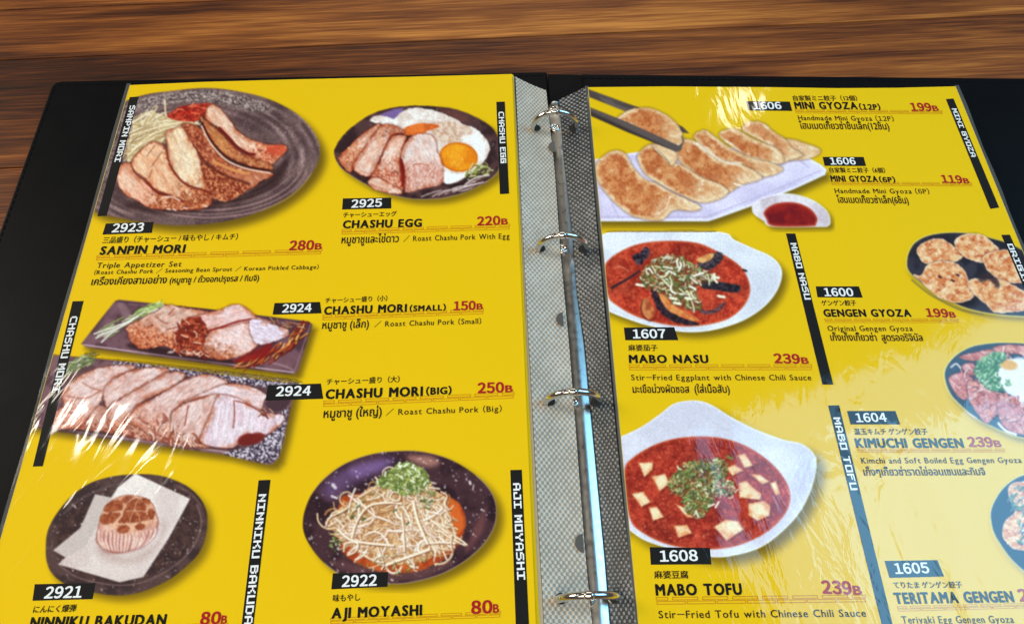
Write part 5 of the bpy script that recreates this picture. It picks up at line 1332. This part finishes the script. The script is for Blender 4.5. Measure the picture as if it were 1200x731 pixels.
def art_tofu():
    A = Art((716, 466, 976, 668), 25); A.view(725, 465, 3.75)
    out = [(-40, 195), (10, 173), (100, 130), (180, 75), (240, 30), (300, 16), (360, 17), (420, 40), (500, 90), (600, 140), (720, 185), (800, 203), (852, 240), (870, 292), (852, 390), (800, 500), (720, 590), (620, 662), (500, 697), (400, 702), (250, 672), (120, 632), (40, 580), (-40, 520)]
    A.shadow(out, (9, 9), 10, .75)
    A.part('bowl')
    A.poly(out, 0, fn=lambda X, Y, d: mix(mix(col((226, 224, 232)), col((208, 204, 216)), sstep(.3, .7, fbm(X * .02, Y * .02, 3))), col((240, 238, 244)), sstep(-3, -1, d) * .5))
    A.poly([(760, 330), (850, 300), (820, 420), (700, 580), (620, 620), (740, 500)], (198, 190, 206), soft=9, alpha=.6)
    sauce = [(26, 315), (60, 268), (150, 213), (260, 180), (400, 174), (520, 198), (620, 250), (700, 320), (748, 400), (748, 480), (692, 560), (600, 622), (480, 662), (330, 667), (200, 642), (100, 592), (52, 540), (30, 420)]
    stew(A, sauce, 31, ((146, 42, 30), (178, 64, 44)))
    A.dots(160, sauce, .3, .9, [(226, 120, 84), (240, 170, 130), (110, 20, 16)], .7)
    T = [[(86, 288), (152, 285), (150, 318), (112, 352)], [(143, 348), (205, 337), (224, 378), (180, 416)], [(56, 424), (112, 415), (140, 462), (100, 482)], [(132, 484), (168, 481), (202, 526), (150, 544)], [(246, 467), (285, 484), (330, 528), (300, 530)],
         [(241, 564), (300, 561), (324, 598), (262, 618)], [(522, 254), (555, 247), (592, 300), (552, 313)], [(470, 312), (512, 297), (550, 322), (500, 347)], [(578, 337), (625, 341), (664, 372), (630, 384)], [(526, 378), (560, 367), (628, 425), (624, 452), (530, 442)],
         [(664, 378), (692, 367), (712, 424), (690, 432)], [(568, 468), (640, 454), (668, 478), (664, 522), (610, 544), (570, 520)], [(418, 570), (472, 536), (527, 545), (550, 582), (475, 632)], [(282, 290), (345, 283), (364, 335), (300, 354)]]
    for k, q in enumerate(T):
        A.part('tofu_cube')
        A.poly(np.array(q) + 5, (90, 14, 10), soft=1.4, alpha=.6, sm=False, lab=False)
        A.poly(q, 0, sm=False, soft=1.2, rough=.5, rs=.3, fn=lambda X, Y, d: mix(mix(col((240, 210, 166)), col((228, 158, 106)), sstep(.35, .7, fbm(X * .14, Y * .14, 50 + k))), col((206, 96, 56)), sstep(-1.8, 0, d) * .55))
        c = np.mean(q, 0)
        A.poly((np.array(q) - c) * .55 + c - np.array([4, 5]), (250, 234, 196), sm=False, soft=2, alpha=.6, lab=False)
    A.part('green_onion')
    hp = [(215, 390), (240, 340), (290, 290), (360, 275), (450, 270), (480, 300), (470, 360), (520, 400), (500, 430), (440, 430), (400, 490), (345, 525), (295, 500), (280, 440), (240, 420)]
    A.texture(hp, (110, 76, 44), (146, 136, 76), .25, rough=3, alpha=.8, soft=1.3)
    A.strands(250, hp, .5, 1.4, 3, 8, .9, 2.1, [(110, 140, 70), (150, 168, 96), (196, 200, 140), (90, 110, 60), (226, 220, 180), (200, 170, 120)], .9, (60, 50, 26), lab=True)
    A.strands(18, [(440, 380), (530, 390), (500, 440), (430, 430)], .3, 1.2, 3, 7, .9, 1.8, [(226, 200, 170), (206, 150, 120)], .6, (110, 40, 26), lab=True)
    A.line([(480, 262), (497, 270)], 3.4, (120, 130, 70), lab=True)
    for q in ([(340, 500), (350, 525)], [(395, 480), (420, 470)], [(425, 485), (440, 460)]):
        A.line(q, 2.2, (236, 226, 206), lab=True)
    return A

def art_teritama():
    A = Art((1154, 546, 1262, 700), 27); A.view(1140, 540, 3.83)
    out = [(76, 242), (88, 190), (128, 124), (180, 80), (235, 56), (320, 50), (420, 100), (450, 250), (420, 420), (340, 520), (260, 515), (180, 452), (120, 372), (88, 312)]
    A.shadow(out, (4, 5), 6, .5)
    A.part('plate')
    A.poly(out, (226, 206, 140), soft=1.2)
    A.poly((np.array(out) - np.array([260, 280])) * .97 + np.array([260, 280]), (34, 40, 62), soft=.8)
    pancake(A, [(165, 130), (200, 105), (300, 110), (380, 200), (380, 330), (300, 400), (220, 390), (180, 380), (140, 330), (150, 270), (190, 230), (170, 180)], 61)
    A.part('green_onion')
    A.strands(60, [(160, 150), (220, 110), (300, 200), (300, 360), (210, 380), (190, 260)], .6, 1.3, 4, 9, 1, 2.2, [(140, 170, 130), (226, 232, 220), (90, 120, 90), (200, 190, 170)], .6, (40, 40, 50), lab=True)
    return A

ARTS_LEFT = [('SANPIN', art_sanpin), ('EGG', art_egg), ('SMALL', art_small), ('BIG', art_big), ('GARLIC', art_garlic), ('MOYASHI', art_moyashi)]
ARTS_RIGHT = [('GYOZA', art_gyoza), ('NASU', art_nasu), ('GENGEN', art_gengen), ('KIMUCHI', art_kimuchi), ('TOFU', art_tofu), ('TERI', art_teritama)]

# ---------------------------------------------------------------- printing the dish pictures on the pages
def print_art(A, root, s, le, re):
    J, I = A.X.shape
    dev = np.abs(A.C - col(YEL)).max(-1) > .012
    A.L[dev & (A.L == 0)] = 1
    pd = np.pad(A.C, ((1, 1), (1, 1), (0, 0)), 'edge')                          # the soft dot gain of the print
    pd = (pd[:-2] + 1.6 * pd[1:-1] + pd[2:]) / 3.6; A.C = (pd[:, :-2] + 1.6 * pd[:, 1:-1] + pd[:, 2:]) / 3.6
    gr = 1 + .16 * (fbm(A.X * .9, A.Y * .9, A.seed + 200, 2) - .5)          # printing grain inside the picture
    A.C = np.where((A.L > 1)[..., None], np.clip((A.C - .46) * 1.10 + .46, .02, 1) * gr[..., None], A.C)
    xl = ex(le, A.Y) + .5; xr = ex(re, A.Y) - .5
    keep_v = (A.X > xl - STEP) & (A.X < xr + STEP)
    X = np.clip(A.X, xl, xr)
    P = at(X, A.Y, s, .00005).reshape(-1, 3); C = srgb(np.clip(A.C, 0, 1) * 255).reshape(-1, 3)
    idx = np.arange(J * I).reshape(J, I)
    q = np.stack([idx[:-1, :-1], idx[1:, :-1], idx[1:, 1:], idx[:-1, 1:]], -1).reshape(-1, 4)
    lab = A.L[:-1, :-1].ravel().copy(); anyl = A.L.ravel()[q].max(1)
    lab[(lab == 0) & (anyl > 0)] = 1
    ok = (lab > 0) & keep_v.ravel()[q].all(1)
    q = q[ok]; lab = lab[ok]; base = None
    for l in [1] + list(range(2, len(A.parts))):
        f = q[lab == l]
        if len(f) < (1 if l == 1 else 12):
            if l == 1: raise RuntimeError('no base')
            continue
        u, inv = np.unique(f, return_inverse=True)
        o = link_big(A.parts[l], P[u], inv.reshape(-1, 4), M_art, root, base if base else root.o, C[u])
        if base is None: base = o
for _n, _f in ARTS_LEFT: print_art(_f(), page_l, PL, LEFT_EDGE, RIGHT_EDGE)
for _n, _f in ARTS_RIGHT: print_art(_f(), page_r, PR, R_LEFT, R_RIGHT)
